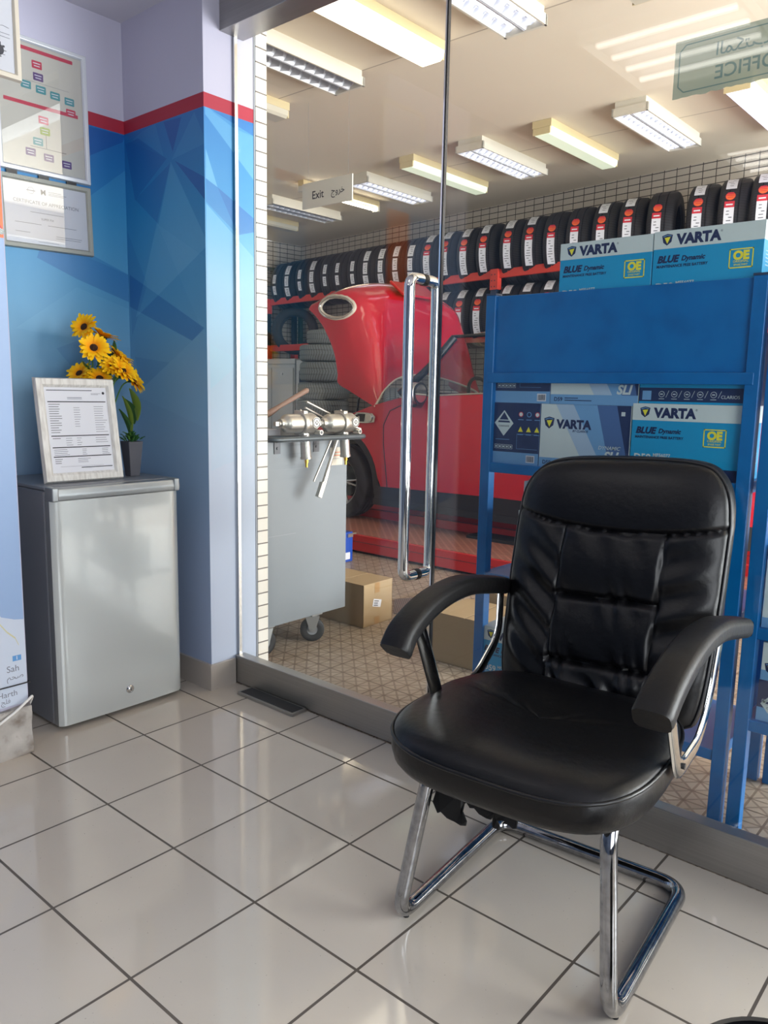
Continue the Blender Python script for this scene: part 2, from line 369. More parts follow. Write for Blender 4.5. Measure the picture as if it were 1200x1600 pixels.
        if subsurf: sb = o.modifiers.new('sub', 'SUBSURF'); sb.levels = subsurf; sb.render_levels = subsurf
        return o
def tag(o, label=None, cat=None, group=None, kind=None):
    if label: o['label'] = label
    if cat: o['category'] = cat
    if group: o['group'] = group
    if kind: o['kind'] = kind
    return o
def thing(name, label, cat, loc=(0, 0, 0), rz=0, group=None):
    o = bpy.data.objects.new(name, None); COL.objects.link(o); o.location = loc; o.rotation_euler = (0, 0, rz)
    o.empty_display_size = .1
    return tag(o, label, cat, group)
def copy_tree(o, loc=None, rz=None, label=None, group=None):
    r = o.copy(); COL.objects.link(r)
    if loc is not None: r.location = loc
    if rz is not None: r.rotation_euler = (0, 0, rz)
    if label: r['label'] = label
    if group: r['group'] = group
    for ch in [c for c in bpy.data.objects if c.parent == o]:
        c = ch.copy(); COL.objects.link(c); c.parent = r
        for g in [g for g in bpy.data.objects if g.parent == ch]:
            d = g.copy(); COL.objects.link(d); d.parent = c
    return r
def struct(o): o['kind'] = 'structure'; return o
def bez(pts, n=8, closed=False):
    # Catmull-Rom resample
    P = [Vector(p) for p in pts]; out = []; N = len(P)
    for i in range(N if closed else N-1):
        if closed: a, b, c, d = P[i-1], P[i], P[(i+1) % N], P[(i+2) % N]
        else: a = P[max(i-1, 0)]; b = P[i]; c = P[i+1]; d = P[min(i+2, N-1)]
        for k in range(n):
            t = k/n; out.append(.5*((2*b)+(-a+c)*t+(2*a-5*b+4*c-d)*t*t+(-a+3*b-3*c+d)*t**3))
    if not closed: out.append(P[-1])
    return out
def fillet(pts, r, n=6, closed=False):
    P = [Vector(p) for p in pts]; out = []; N = len(P)
    for i in range(N):
        if not closed and i in (0, N-1): out.append(P[i]); continue
        a, b, c = P[i-1], P[i], P[(i+1) % N]; da = (a-b); dc = (c-b); rr = min(r, da.length*.48, dc.length*.48)
        p = b+da.normalized()*rr; q = b+dc.normalized()*rr
        for k in range(n+1): t = k/n; out.append(p*(1-t)**2+b*2*t*(1-t)+q*t*t)
    return out

# ============================================================ STRUCTURE
def sbox(name, lo, hi, m):
    return struct(MB().box(lo, hi, m).build(name))
sbox('floor', (-.72, -3.5, -.06), (4.3, .205, 0), 'floor')
sbox('floor.001', (-6.5, .205, -.06), (6.2, 6.9, 0), 'shopfloor')
sbox('ceiling', (-.80, -3.5, 2.635), (4.3, .16, 2.70), 'ceil')
sbox('ceiling.001', (-6.5, .16, 3.30), (6.2, 6.9, 3.38), 'shopceil')

STRIPE = (2.217, 2.267)
def grad(z, t, pale=False):
    st = [(0, (172, 186, 216)), (.6, (156, 178, 210)), (1.0, (138, 172, 202)), (1.3, (112, 162, 196)), (1.6, (80, 150, 192)), (1.9, (42, 132, 186)), (2.22, (22, 104, 172))]
    if pale: st = [(0, (194, 204, 224)), (1.0, (190, 204, 224)), (1.3, (170, 198, 220)), (1.6, (136, 182, 212)), (1.9, (54, 140, 194)), (2.22, (28, 114, 180))]  # paler set puts the stronger light on the pillar front into its print
    c = st[-1][1]
    for (a, p), (b, q) in zip(st, st[1:]):
        if a <= z <= b: k = (z-a)/(b-a); c = tuple(p[i]*(1-k)+q[i]*k for i in range(3)); break
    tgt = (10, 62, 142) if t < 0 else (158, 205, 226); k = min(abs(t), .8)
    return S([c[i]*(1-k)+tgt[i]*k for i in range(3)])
def clip(poly, a, b, keep):
    out = []; n = len(poly)
    def side(p): return ((b[0]-a[0])*(p[1]-a[1])-(b[1]-a[1])*(p[0]-a[0]))*keep
    for i in range(n):
        p, q = poly[i], poly[(i+1) % n]; sp, sq = side(p), side(q)
        if sp >= -1e-9: out.append(p)
        if (sp > 1e-9 and sq < -1e-9) or (sp < -1e-9 and sq > 1e-9):
            k = sp/(sp-sq); out.append((p[0]+(q[0]-p[0])*k, p[1]+(q[1]-p[1])*k))
    return out if len(out) >= 3 else None
def mural(name, u0, u1, place, overlays, pale=False):
    faces = []
    zs = [0, .3, .6, .8, 1.0, 1.15, 1.3, 1.45, 1.6, 1.75, 1.9, 2.05, STRIPE[0]]
    for a, b in zip(zs, zs[1:]): faces.append(([(u0, a), (u1, a), (u1, b), (u0, b)], 0))
    for ov, t in overlays:
        ar = sum(ov[i][0]*ov[(i+1) % len(ov)][1]-ov[(i+1) % len(ov)][0]*ov[i][1] for i in range(len(ov)))
        if ar < 0: ov = ov[::-1]
        new = []
        for f, ft in faces:
            rest = f
            for i in range(len(ov)):
                if rest is None: break
                a, b = ov[i], ov[(i+1) % len(ov)]
                o = clip(rest, a, b, -1)
                if o: new.append((o, ft))
                rest = clip(rest, a, b, 1)
            if rest: new.append((rest, ft+t))
        faces = new
    vs, fs, cols = [], [], []
    for f, t in faces:
        ar = sum(f[i][0]*f[(i+1) % len(f)][1]-f[(i+1) % len(f)][0]*f[i][1] for i in range(len(f)))
        if abs(ar) < 1e-6: continue
        o = len(vs); vs += [place(u, z) for u, z in f]; fs.append(list(range(o, o+len(f)))); cols += [grad(z, t, pale) for u, z in f]
    return vs, fs, cols
SIDE = [([(-0.227, 2.209), (-0.157, 2.09), (-0.374, 2.067)], 0.12), ([(-0.422, 2.212), (-0.307, 2.207), (-0.366, 2.095)], -0.5), ([(-0.354, 2.06), (-0.16, 1.968), (-0.162, 1.886)], -0.5), ([(-0.381, 2.061), (-0.153, 1.733), (-0.65, 1.491)], 0.22), ([(-0.599, 2.185), (-0.407, 2.076), (-0.633, 1.954), (-0.692, 2.179)], -0.3), ([(-0.633, 1.957), (-0.381, 2.057), (-0.472, 1.843)], -0.25), ([(-0.687, 1.666), (-0.185, 1.432), (-0.264, 1.387), (-0.694, 1.538)], -0.28), ([(-0.71, 1.863), (-0.561, 1.62), (-0.681, 1.417)], -0.12), ([(-0.185, 1.428), (-0.149, 1.348), (-0.156, 1.049), (-0.674, 1.171)], 0.12), ([(-0.666, 1.332), (-0.416, 1.305), (-0.619, 1.198)], -0.1), ([(-0.688, 2.194), (-0.569, 2.206), (-0.483, 2.231), (-0.427, 2.087)], 0.1), ([(-0.166, 1.684), (-0.149, 1.348), (-0.479, 1.844)], 0.06)]
CERT = [([(-0.113, 2.21), (0.093, 2.214), (0.083, 2.186), (-0.118, 2.071)], -0.5), ([(-0.118, 2.071), (0.092, 2.188), (0.089, 2.078), (-0.126, 1.903)], -0.12), ([(-0.126, 1.903), (0.089, 2.078), (0.093, 1.667), (-0.133, 1.725)], 0.12), ([(-0.253, 1.791), (-0.055, 1.72), (0.096, 1.668), (0.096, 1.535), (-0.137, 1.624), (-0.299, 1.672)], -0.28), ([(-0.389, 1.416), (-0.139, 1.592), (0.095, 1.527), (0.098, 1.367)], 0.08), ([(-0.233, 1.349), (-0.094, 1.405), (-0.024, 1.111)], -0.1)]
FRONT = [([(0.096, 2.22), (0.326, 2.17), (0.325, 2.007), (0.096, 2.192)], 0.35), ([(0.125, 2.21), (0.327, 2.223), (0.326, 2.17), (0.232, 2.174)], -0.15), ([(0.097, 2.073), (0.148, 1.949), (0.095, 1.97)], 0.4), ([(0.095, 1.97), (0.148, 1.949), (0.243, 1.792), (0.094, 1.888)], -0.2), ([(0.148, 1.949), (0.324, 1.866), (0.324, 1.816), (0.243, 1.792)], -0.4), ([(0.096, 1.881), (0.323, 1.716), (0.331, 1.369), (0.103, 1.203)], 0.3), ([(0.106, 1.372), (0.33, 1.288), (0.328, 0.959), (0.102, 0.889)], 0.15)]
def mural_wall(name, mb, parts):
    # mb: the body of the wall; parts: mural sheets bonded to it, same mesh
    cols = [None]*len(mb.v); base = sum(len(f) for f in mb.f)
    ccol = [(1, 1, 1, 1)]*base
    for vs, fs, cc in parts: mb.add(vs, fs, 'mural'); ccol += cc
    o = mb.build(name); at = o.data.color_attributes.new('print', 'FLOAT_COLOR', 'CORNER')
    at.data.foreach_set('color', [x for c in ccol for x in c]); return struct(o)
# certificate wall of the niche (X = -.70)
mb = MB().box((-.80, -.66, 0), (-.7002, .095, 2.635), 'lilac')
mb.quad((-.6999, -.65, STRIPE[0]), (-.6999, .09, STRIPE[0]), (-.6999, .09, STRIPE[1]), (-.6999, -.65, STRIPE[1]), 'red_stripe')
mural_wall('wall_left', mb, [mural('a', -.65, .09, lambda u, z: (-.70, u, z), CERT)])
# pillar on the right of the niche, carries the tiled outer jamb
mb = MB().box((-.80, .0902, 0), (-.1702, .384, 3.30), 'lilac')
mb.quad((-.70, .0899, STRIPE[0]), (-.1699, .0899, STRIPE[0]), (-.1699, .0899, STRIPE[1]), (-.70, .0899, STRIPE[1]), 'red_stripe')
mb.quad((-.1699, .0899, STRIPE[0]), (-.1699, .322, STRIPE[0]), (-.1699, .322, STRIPE[1]), (-.1699, .0899, STRIPE[1]), 'red_stripe')
mb.box((-.171, .322, 0), (-.168, .331, 3.30), 'greyplastic')
mb.box((-.172, .331, 0), (-.166, .385, 3.30), 'jambtile')
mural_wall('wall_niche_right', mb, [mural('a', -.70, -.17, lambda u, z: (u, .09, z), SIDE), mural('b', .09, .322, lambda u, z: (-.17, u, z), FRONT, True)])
struct(MB().box((-.80, -1.3, 0), (-.17, -.65, 2.635), 'lilac').box((-.80, -3.5, 0), (-.17, -1.3, 2.635), 'officeblue').build('wall_niche_left'))
# outside wall of the office seen from the workshop, and the wall over the glass
struct(MB().box((-6.5, .10, 0), (-.80, .384, 3.30), 'jambtile_x').build('wall_workshop_front'))
struct(MB().box((-.17, .16, 2.60), (4.3, .30, 3.30), 'cream').build('wall_above_glass'))
# office walls behind the camera
struct(MB().box((-.80, -3.6, 0), (4.3, -3.5, 2.635), 'officeblue').build('wall_back'))
mb = MB().box((4.2, -3.5, 0), (4.3, .2, .45), 'officeblue').box((4.2, -3.5, 2.3), (4.3, .2, 2.635), 'officeblue').box((4.2, -3.5, .45), (4.3, -2.7, 2.3), 'officeblue').box((4.2, -.5, .45), (4.3, .2, 2.3), 'officeblue')
struct(mb.build('wall_right'))
# workshop walls; the rack wall is not square to the office glass
FW0 = Vector((-6.46, 6.48, 0)); FWD = Vector((.992, -.126, 0)); FWN = Vector((.126, .992, 0)); FWA = math.atan2(-.126, .992)
mb = MB().box((-.4, 0, 0), (13.0, .12, 3.3), 'shopwall_x')
o = struct(mb.build('wall_far')); o.location = FW0; o.rotation_euler = (0, 0, FWA)
o = struct(MB().box((-.12, -6.0, 0), (.02, 0, 3.3), 'shopwall_y').build('wall_far_left')); o.location = FW0; o.rotation_euler = (0, 0, FWA)
mb = MB().box((5.9, .3, 2.95), (6.02, 5.2, 3.3), 'cream').box((5.9, .3, 0), (6.02, .75, 2.95), 'cream')
struct(mb.build('wall_workshop_right'))
o = struct(MB().box((.021, -1.4, 2.88), (.07, -.002, 2.93), 'greenpipe').box((.021, -.06, 1.0), (.07, -.002, 2.88), 'greenpipe').build('trim_1')); o.location = FW0; o.rotation_euler = (0, 0, FWA)
# skirting
struct(MB().prism([(-.70, .0902, 0), (-.70, .078, 0), (-.158, .078, 0), (-.158, .205, 0), (-.1702, .205, 0), (-.1702, .0902, 0)], (0, 0, .107), 'skirt').build('baseboard_right', bevel=.0015, seg=1))
struct(MB().box((-.70, -.65, 0), (-.688, .078, .107), 'skirt').build('baseboard_back'))
def lump(i, j): return .004*math.sin(i*5.1+j*2.3)
mb = MB()
mb.grid(lambda u, v: (-.150+.004*math.sin(v*9), -1.9+u*1.25, v*.165), 10, 6, 'wornskirt').grid(lambda u, v: (-.15-u*.12, -.650+.002*math.sin(v*17), v*(.165-.02*u)), 4, 6, 'wornskirt')
mb.box((-.19, -1.9, .1), (-.1715, -.652, .162), 'wornskirt')
mb.grid(lambda u, v: (-.150-.02*v, -1.9+u*1.25, .165+.006*math.sin(u*40)*v), 10, 2, 'wornskirt')
struct(mb.build('baseboard_left', weld=True))
# map poster panel bonded to the left pillar: orange above, map below (its own thing)
t = thing('map_poster', 'tall poster on the left pillar, orange above a pale blue sea map', 'poster', (-.168, -.655, 0))
fr = ((.004, 0, 0), (0, 1, 0), (0, 0, 1))
mb = MB().box((0, -.60, .175), (.004, 0, 2.05), 'poster_blue')
mb.rect(fr, -.16, 1.642, 0, 2.05, 'poster_orange')
mb.poly(fr, [(0, .455), (-.03, .46), (-.07, .475), (-.12, .54), (-.60, .65), (-.60, .175), (0, .175)], 'poster_land')
for k in range(9):
    a = k/9*PI; cx, cz, r = -.03, 1.66, .028
    mb.poly(fr, [(cx+r*math.cos(a), cz+r*math.sin(a)), (cx+r*math.cos(a+.36), cz+r*math.sin(a+.36)), (cx+(r-.003)*math.cos(a+.36), cz+(r-.003)*math.sin(a+.36)), (cx+(r-.003)*math.cos(a), cz+(r-.003)*math.sin(a))], 'magenta', .0006)
mb.build('panel', t)
mb = MB(); P = [(-.30, .62), (-.14, .52), (-.085, .463), (-.055, .42), (-.03, .395), (-.02, .37)]
for a, b in zip(P, P[1:]): mb.poly(fr, [(a[0], a[1]), (b[0], b[1]), (b[0], b[1]+.006), (a[0], a[1]+.006)], 'maproad', .0006)
tag(mb.build('map_road', t), kind='stuff'); mb = MB()
mb.rect(fr, -.042, .322, -.014, .340, 'mapblue', .0008); mb.text(fr, -.028, .3255, '1', .017, 'paper', .02, align='CENTER', h=.001)
mb.rect(fr, -.12, .445, -.10, .463, 'mapblue', .0008)
mb.text(fr, -.062, .288, 'Sah', .030, 'greyink', .003)
mb.text(fr, -.010, .262, '\uFEE2\uFEA4\uFEBB', .026, 'greyink', .003, align='RIGHT')
mb.text(fr, -.094, .207, 'Harth', .027, 'greyink', .003)
mb.text(fr, -.056, .186, '\uFE9E\uFEE0\uFED3', .022, 'greyink', .003, align='RIGHT')
tag(mb.build('map_lettering', t), kind='stuff')
MB().cyl((.0, -.012, 1.658), (.016, -.012, 1.658), .009, 'chrome').build('standoff_bolt', t)
# black lead and white cable at the foot of the pillar
tag(MB().tube(bez([(-.156, -1.2, .255), (-.157, -.9, .246), (-.158, -.78, .243), (-.158, -.70, .242), (-.157, -.655, .243), (-.175, -.645, .24), (-.30, -.64, .24)], 6), .0022, 'rubber', 8).build('black_lead'), 'thin black lead stretched across the map poster beside the fridge', 'cable')
tag(MB().tube(bez([(-.138, -1.3, .09), (-.135, -.95, .115), (-.136, -.80, .125), (-.138, -.72, .155), (-.142, -.668, .185), (-.155, -.644, .190), (-.22, -.636, .12), (-.30, -.635, .02)], 8), .0045, 'white', 10).build('white_cable'), 'thick white cable curving over the worn skirting beside the fridge', 'cable')

# ------------------------------------------------------------ glass front: door and fixed pane
GY = .230
d = thing('door_1', None, None, (0, 0, 0)); struct(d)
MB().box((-.160, GY-.004, .110), (.8165, GY+.004, 2.50), 'glass').build('glass_pane', d)
MB().box((-.166, GY-.007, .11), (-.158, GY+.007, 2.50), 'chrome').build('edge_strip', d)
MB().box((.8145, GY-.006, .11), (.8195, GY+.006, 2.50), 'chrome').build('edge_strip', d)
MB().box((-.165, .207, .004), (.818, .253, .120), 'steel').build('bottom_rail', d, bevel=.003)
h = MB()
pts = fillet([(.753, GY-.004, 1.555), (.753, .162, 1.555), (.753, .162, .612), (.753, GY-.004, .612)], .045, 8)
h.tube(pts, .0172, 'chrome', 24); h.build('pull_handle', d)
h = MB(); pts = fillet([(.753, GY+.004, 1.555), (.753, .298, 1.555), (.753, .298, .612), (.753, GY+.004, .612)], .045, 8)
h.tube(pts, .0172, 'chrome', 24); h.build('pull_handle', d)
for z in (1.555, .612): MB().cyl((.753, GY-.010, z), (.753, GY+.010, z), .0185, 'rubber').build('handle_gasket', d)
wn = thing('window_1', None, None); struct(wn)
MB().box((.8235, GY-.004, .118), (4.2, GY+.004, 2.50), 'glass').build('glass_pane', wn)
MB().box((.8205, GY-.006, .11), (.8250, GY+.006, 2.50), 'blackplastic').build('edge_strip', wn)
MB().box((.820, .207, 0), (4.2, .253, .120), 'steel').build('bottom_rail', wn, bevel=.003)
struct(MB().box((-.17, .165, 2.494), (4.2, .275, 2.60), 'steel').build('trim_2', bevel=.002))
# frosted OFFICE sticker, read from the workshop, so mirrored from in here
st = thing('office_sign', 'frosted grey-green OFFICE sign film on the upper right of the glass, mirrored from inside', 'sign', (1.505, GY+.0045, 1.924))
mb = MB(); top = .130; L = .46; pts = [(0, 0, 0)]
random.seed(3)
for i in range(1, 40): pts.append((i*L/40, 0, random.uniform(-.0022, .0022)+.0005))
pts += [(L, 0, 0), (L, 0, top), (0, 0, top)]
mb.prism(pts, (0, .0006, 0), 'frost'); mb.build('film', st)
mb = MB(); f2 = ((L, -.0004, 0), (-1, 0, 0), (0, 0, 1))
c_ = .014; e = .012
out = [(L-e-c_, e), (e+c_, e), (e, e+c_), (e, top-e-c_), (e+c_, top-e), (L-e-c_, top-e), (L-e, top-e-c_), (L-e, e+c_)]
for a, b in zip(out, out[1:]+out[:1]):
    A = Vector((a[0], a[1], 0)); B = Vector((b[0], b[1], 0)); n_ = (B-A).normalized().cross(Vector((0, 0, 1)))*.0014
    mb.poly(f2, [((A+n_).x, (A+n_).y), ((B+n_).x, (B+n_).y), ((B-n_).x, (B-n_).y), ((A-n_).x, (A-n_).y)], 'frost_dark', -.0002)
mb.text(f2, L-.098, .026, 'OFFICE', .043, 'frost_dark', .012, align='RIGHT', h=-.0002)
mb.text(f2, L-.098, .078, '\uFE90\uFE98\uFEDC\uFEE4\uFEDF\uFE8D', .040, 'frost_dark', .008, align='RIGHT', h=-.0002)
mb.build('sign_lettering', st)
# floor spring cover at the door
tag(MB().box((-.055, .128, 0), (.265, .200, .012), 'steel').box((-.045, .136, .012), (.256, .194, .0135), 'dark_metal').build('floor_spring_cover', bevel=.0015, seg=1), 'flat dark metal floor spring cover at the foot of the glass door', 'door hardware')

# ============================================================ FRIDGE AND WHAT STANDS ON IT
fz = thing('mini_fridge', 'small silver fridge with a lock standing in the blue niche', 'fridge', (-.46, -.265, 0))
hw = .252
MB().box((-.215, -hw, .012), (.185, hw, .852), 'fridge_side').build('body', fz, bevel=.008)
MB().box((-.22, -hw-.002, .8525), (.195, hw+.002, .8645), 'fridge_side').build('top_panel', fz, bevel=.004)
MB().box((.186, -hw+.004, .03), (.193, hw-.004, .83), 'rubber').build('door_seal', fz)
# door: slightly bowed front with rounded vertical edges
def door_pt(u, v):
    y = -hw + 2*hw*u; e = min(u, 1-u); x = .236 + .006*math.sin(PI*u) - .014*max(0, 1-e/.05)**2; return (x, y, .018+v*.800)
mb = MB(); mb.grid(door_pt, 40, 2, 'fridge_door')
mb.quad((.193, -hw, .018), (.222, -hw, .018), (.222, -hw, .818), (.193, -hw, .818), 'fridge_trim'); mb.quad((.222, hw, .018), (.193, hw, .018), (.193, hw, .818), (.222, hw, .818), 'fridge_trim')
mb.prism([(.193, -hw, .018)] + [door_pt(k/20, 0) for k in range(21)] + [(.193, hw, .018)], (0, 0, .0005), 'fridge_trim')
mb.prism([(.193, -hw, .8175)] + [door_pt(k/20, 1) for k in range(21)] + [(.193, hw, .8175)], (0, 0, .0005), 'fridge_trim')
door = mb.build('door', fz)
mb = MB(); prof = fillet([(.193, 0, .819), (.243, 0, .819), (.246, 0, .838), (.240, 0, .862), (.193, 0, .862)], .006, 3)
mb.prism([(p.x, -hw+.001, p.z) for p in prof], (0, 2*hw-.002, 0), 'fridge_trim')
mb.build('handle_rail', door, bevel=.002, seg=1)
for y in (-hw+.012, hw-.014):
    MB().box((.19, y-.012, .818), (.2485, y+.012, .866), 'fridge_trim').build('end_cap', door, bevel=.005)
mb = MB().lathe([(-.002, .016), (.002, .0155), (.004, .013), (.003, .0085), (.007, .008), (.0075, .0001)], 'chrome', 28, ((.2425, .017, .087), (1, 0, 0), (0, 1, 0)))
mb.box((.2499, .0162, .083), (.2503, .0178, .091), 'ink'); mb.build('lock', door)

# white frame with a printed licence leaning on the fridge
def frame(name, label, cat, w_, h_, bw, d_, fm, loc, rot, group=None, mat_in='paper', prof='flat'):
    t = thing(name, label, cat, loc, 0, group); t.rotation_euler = rot
    # local: x right, z up, front -y
    mb = MB()
    o = [(-w_/2, 0), (w_/2, 0), (w_/2, h_), (-w_/2, h_)]; i_ = [(-w_/2+bw, bw), (w_/2-bw, bw), (w_/2-bw, h_-bw), (-w_/2+bw, h_-bw)]
    vs = [(x, 0, z) for x, z in o] + [(x, -d_, z) for x, z in [(a+(.15*bw if a < 0 else -.15*bw), b+(.15*bw if b < h_/2 else -.15*bw)) for a, b in o]]
    k = 1 if prof == 'round' else .35
    vs += [(x+(bw*.3 if x < 0 else -bw*.3)*-1*0, -d_, z) for x, z in [(a+(bw*.75 if a < 0 else -bw*.75), b+(bw*.75 if b < h_/2 else -bw*.75)) for a, b in o]] + [(x, -d_*.45, z) for x, z in i_]
    fs = []
    for r in range(3):
        for q in range(4): fs.append((r*4+q, r*4+(q+1) % 4, r*4+4+(q+1) % 4, r*4+4+q))
    mb.add(vs, fs, fm); mb.add([vs[0], vs[1], vs[2], vs[3]], [(3, 2, 1, 0)], fm)
    mb.build('frame_moulding', t, bevel=.0015)
    MB().box((-w_/2+bw*.8, -d_*.4, bw*.8), (w_/2-bw*.8, -.001, h_-bw*.8), mat_in).build('print_sheet', t)
    return t, ((0, -d_*.4, 0), (1, 0, 0), (0, 0, 1))
def bars(mb, fr, x, y, n, dy, ln_, m, h=.0012, seed=1, hh=None, jag=.35):
    rg = random.Random(seed)
    for k in range(n): mb.rect(fr, x, y-k*dy, x+ln_*(1-jag*rg.random()), y-k*dy+h, m, hh or .0004)
RZF = math.radians(90) # frames facing +X
t, fr = frame('document_frame', 'whitewashed picture frame with a printed licence leaning on top of the fridge', 'picture frame', .300, .372, .034, .016, 'washwood', (-.345, -.327, .8655), (math.radians(-9), 0, math.radians(88.5)))
mb = MB(); W2 = .300/2-.034
mb.rect(fr, -W2+.008, .326, W2-.055, .3285, 'ink'); mb.cyl((W2-.012, -.0068, .318), (W2-.012, -.0072, .318), .005, 'ink', n=12)
bars(mb, fr, W2-.06, .316, 2, .004, .04, 'greyink', .0014)
mb.rect(fr, -.035, .300, .020, .3022, 'greyink'); mb.rect(fr, -.035, .2955, .020, .297, 'greyink')
for y in (.2845, .163, .122, .089): mb.rect(fr, -W2+.008, y, W2-.006, y+.0035, 'ink')
mb.rect(fr, -.01, .0485, W2-.006, .0515, 'ink'); bars(mb, fr, -W2+.03, .055, 1, .01, .17, 'greyink', .0008)
bars(mb, fr, -W2+.010, .276, 13, .0083, .045, 'ink', .0018, 3); bars(mb, fr, -W2+.10, .264, 9, .0083, .025, 'greyink', .0016, 4); bars(mb, fr, W2-.055, .268, 12, .0083, .048, 'greyink', .0016, 5)
bars(mb, fr, -W2+.012, .155, 1, .0083, .04, 'ink', .0018, 6); bars(mb, fr, -W2+.06, .155, 4, .008, .025, 'greyink', .0016, 7); bars(mb, fr, -W2+.10, .155, 4, .008, .02, 'greyink', .0016, 8); bars(mb, fr, W2-.06, .155, 3, .008, .05, 'greyink', .0016, 9)
bars(mb, fr, -W2+.012, .115, 4, .0062, .06, 'greyink', .0016, 10); bars(mb, fr, .0, .115, 4, .0062, .02, 'greyink', .0016, 11); bars(mb, fr, W2-.04, .115, 4, .0062, .03, 'greyink', .0016, 12)
bars(mb, fr, -W2+.012, .081, 3, .007, .03, 'ink', .0018, 13); bars(mb, fr, -.02, .081, 3, .006, .05, 'greyink', .0016, 14)
tag(mb.build('printed_text', t), kind='stuff')
MB().box((-.025, .001, .0), (.025, .007, .22), 'card', rot=(math.radians(22), 0, 0), c=(0, .003, .22)).build('easel_strut', t)

# sunflower bouquet in a brown pot behind the frame
def petal_ring(mb, n, r0, r1, wd, lift, ang0, c, ax, rg):
    ax = Vector(ax).normalized(); u, v = sm_axis(ax)
    for i in range(n):
        a = ang0+2*PI*i/n+rg.uniform(-.12, .12); d = u*math.cos(a)+v*math.sin(a); s = ax.cross(d); R = r1*rg.uniform(.85, 1.1); l = lift+rg.uniform(-.15, .2)
        pts = []; 
        prof = [(0, .35), (.3, .85), (.6, 1), (.85, .7), (1, .08)]
        base = len(mb.v)
        for t_, w_ in prof:
            rr = r0+(R-r0)*t_; h = math.sin(t_*1.5)*l*(R-r0)*.6 - t_*t_*.004
            p = c+d*rr+ax*h; pts += [p - s*wd*w_, p - ax*.0015, p + s*wd*w_]
        fs = []
        for k in range(4): fs += [(k*3, k*3+1, k*3+4, k*3+3), (k*3+1, k*3+2, k*3+5, k*3+4)]
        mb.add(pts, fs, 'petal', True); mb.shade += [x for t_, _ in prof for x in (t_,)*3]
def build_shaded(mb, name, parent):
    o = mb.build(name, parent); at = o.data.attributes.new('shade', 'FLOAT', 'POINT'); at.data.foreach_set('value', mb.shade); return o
def leaf(mb, base, tip, width, m, bend=.02, up=(0, 0, 1)):
    base = Vector(base); tip = Vector(tip); d = tip-base; s = d.cross(Vector(up)); s = s.normalized() if s.length > 1e-6 else Vector((1, 0, 0)); nn = s.cross(d).normalized(); vs = []
    for k in range(7):
        t_ = k/6; w_ = width*math.sin(PI*min(.98, t_*.95+.03))**.8; p = base+d*t_+nn*bend*math.sin(PI*t_); vs += [p-s*w_+nn*.003, p, p+s*w_+nn*.003]
    fs = []
    for k in range(6): fs += [(k*3, k*3+1, k*3+4, k*3+3), (k*3+1, k*3+2, k*3+5, k*3+4)]
    mb.add(vs, fs, m, True)
bq = thing('sunflower_bouquet', 'bunch of yellow artificial sunflowers in a brown pot on the fridge', 'flowers', (-.50, -.215, .8645))
B0 = Vector((-.50, -.215, .8645))
MB().lathe([(0, .0001), (0, .040), (.10, .052), (.105, .054), (.105, .048), (.095, .047), (.095, .0001)], 'potbrown', 28).build('pot', bq)
rg = random.Random(11)
camv = Vector(CAM)
# (y, z, axis dir, radius, x offset)
FL = [(-.222, 1.424, (.35, -.75, .35), .046, -.50), (-.150, 1.395, (.25, .25, .95), .052, -.50), (-.205, 1.348, (.85, -.35, .38), .050, -.47), (-.100, 1.317, (.45, .45, .75), .052, -.47),
      (-.145, 1.282, (.8, -.25, .55), .042, -.44), (-.118, 1.268, (.75, .15, .65), .050, -.42), (-.055, 1.232, (.7, .55, .45), .050, -.45), (-.232, 1.252, (.3, -.7, .65), .046, -.53), (-.185, 1.235, (.6, -.3, .7), .044, -.47), (-.075, 1.250, (.5, .5, .8), .042, -.50)]
for i, (y, z, ax, r, x) in enumerate(FL):
    c = Vector((x, y, z))-B0; st = MB(); p0 = Vector((rg.uniform(-.015, .015), rg.uniform(-.015, .015), .09))
    axv = Vector(ax).normalized(); st.tube(bez([p0, p0*.5+c*.5+Vector((0, 0, .02)), c-axv*.05, c-axv*.006], 5), .0028, 'leafgreen', 8)
    so = st.build('stem', bq)
    mb = MB(); mb.shade = []
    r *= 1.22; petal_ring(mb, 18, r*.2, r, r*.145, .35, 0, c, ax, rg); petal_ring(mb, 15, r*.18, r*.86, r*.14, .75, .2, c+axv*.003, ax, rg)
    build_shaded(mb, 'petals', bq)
    u_, v_ = sm_axis(axv)
    MB().lathe([(-.004, .0001), (-.003, r*.26), (.003, r*.27), (.007, r*.2), (.008, .0001)], 'seedhead', 20, (c, axv, u_)).build('seed_head', bq)
    MB().lathe([(-.014, .0035), (-.009, r*.22), (-.003, r*.34), (-.0025, .001)], 'leafgreen', 16, (c, axv, u_)).build('calyx', bq)
for b_, t_, w_, m_ in [((-.45, -.075, 1.20), (-.42, -.062, 1.075), .024, 'lightleaf'), ((-.46, -.10, 1.17), (-.43, -.085, 1.02), .016, 'lightleaf'), ((-.48, -.08, 1.16), (-.47, -.045, 1.06), .026, 'leafgreen'), ((-.47, -.11, 1.12), (-.44, -.078, .99), .018, 'leafgreen'), ((-.5, -.14, 1.3), (-.49, -.11, 1.385), .016, 'leafgreen'),
                       ((-.52, -.17, 1.28), (-.5, -.13, 1.36), .015, 'darkleaf'), ((-.52, -.2, 1.2), (-.5, -.24, 1.30), .018, 'leafgreen'), ((-.52, -.12, 1.22), (-.5, -.06, 1.31), .014, 'lightleaf'), ((-.5, -.16, 1.2), (-.47, -.17, 1.30), .02, 'darkleaf')]:
    mb = MB(); leaf(mb, Vector(b_)-B0, Vector(t_)-B0, w_*1.25, m_, .015, (0, 1, .3)); mb.build('leaf', bq)
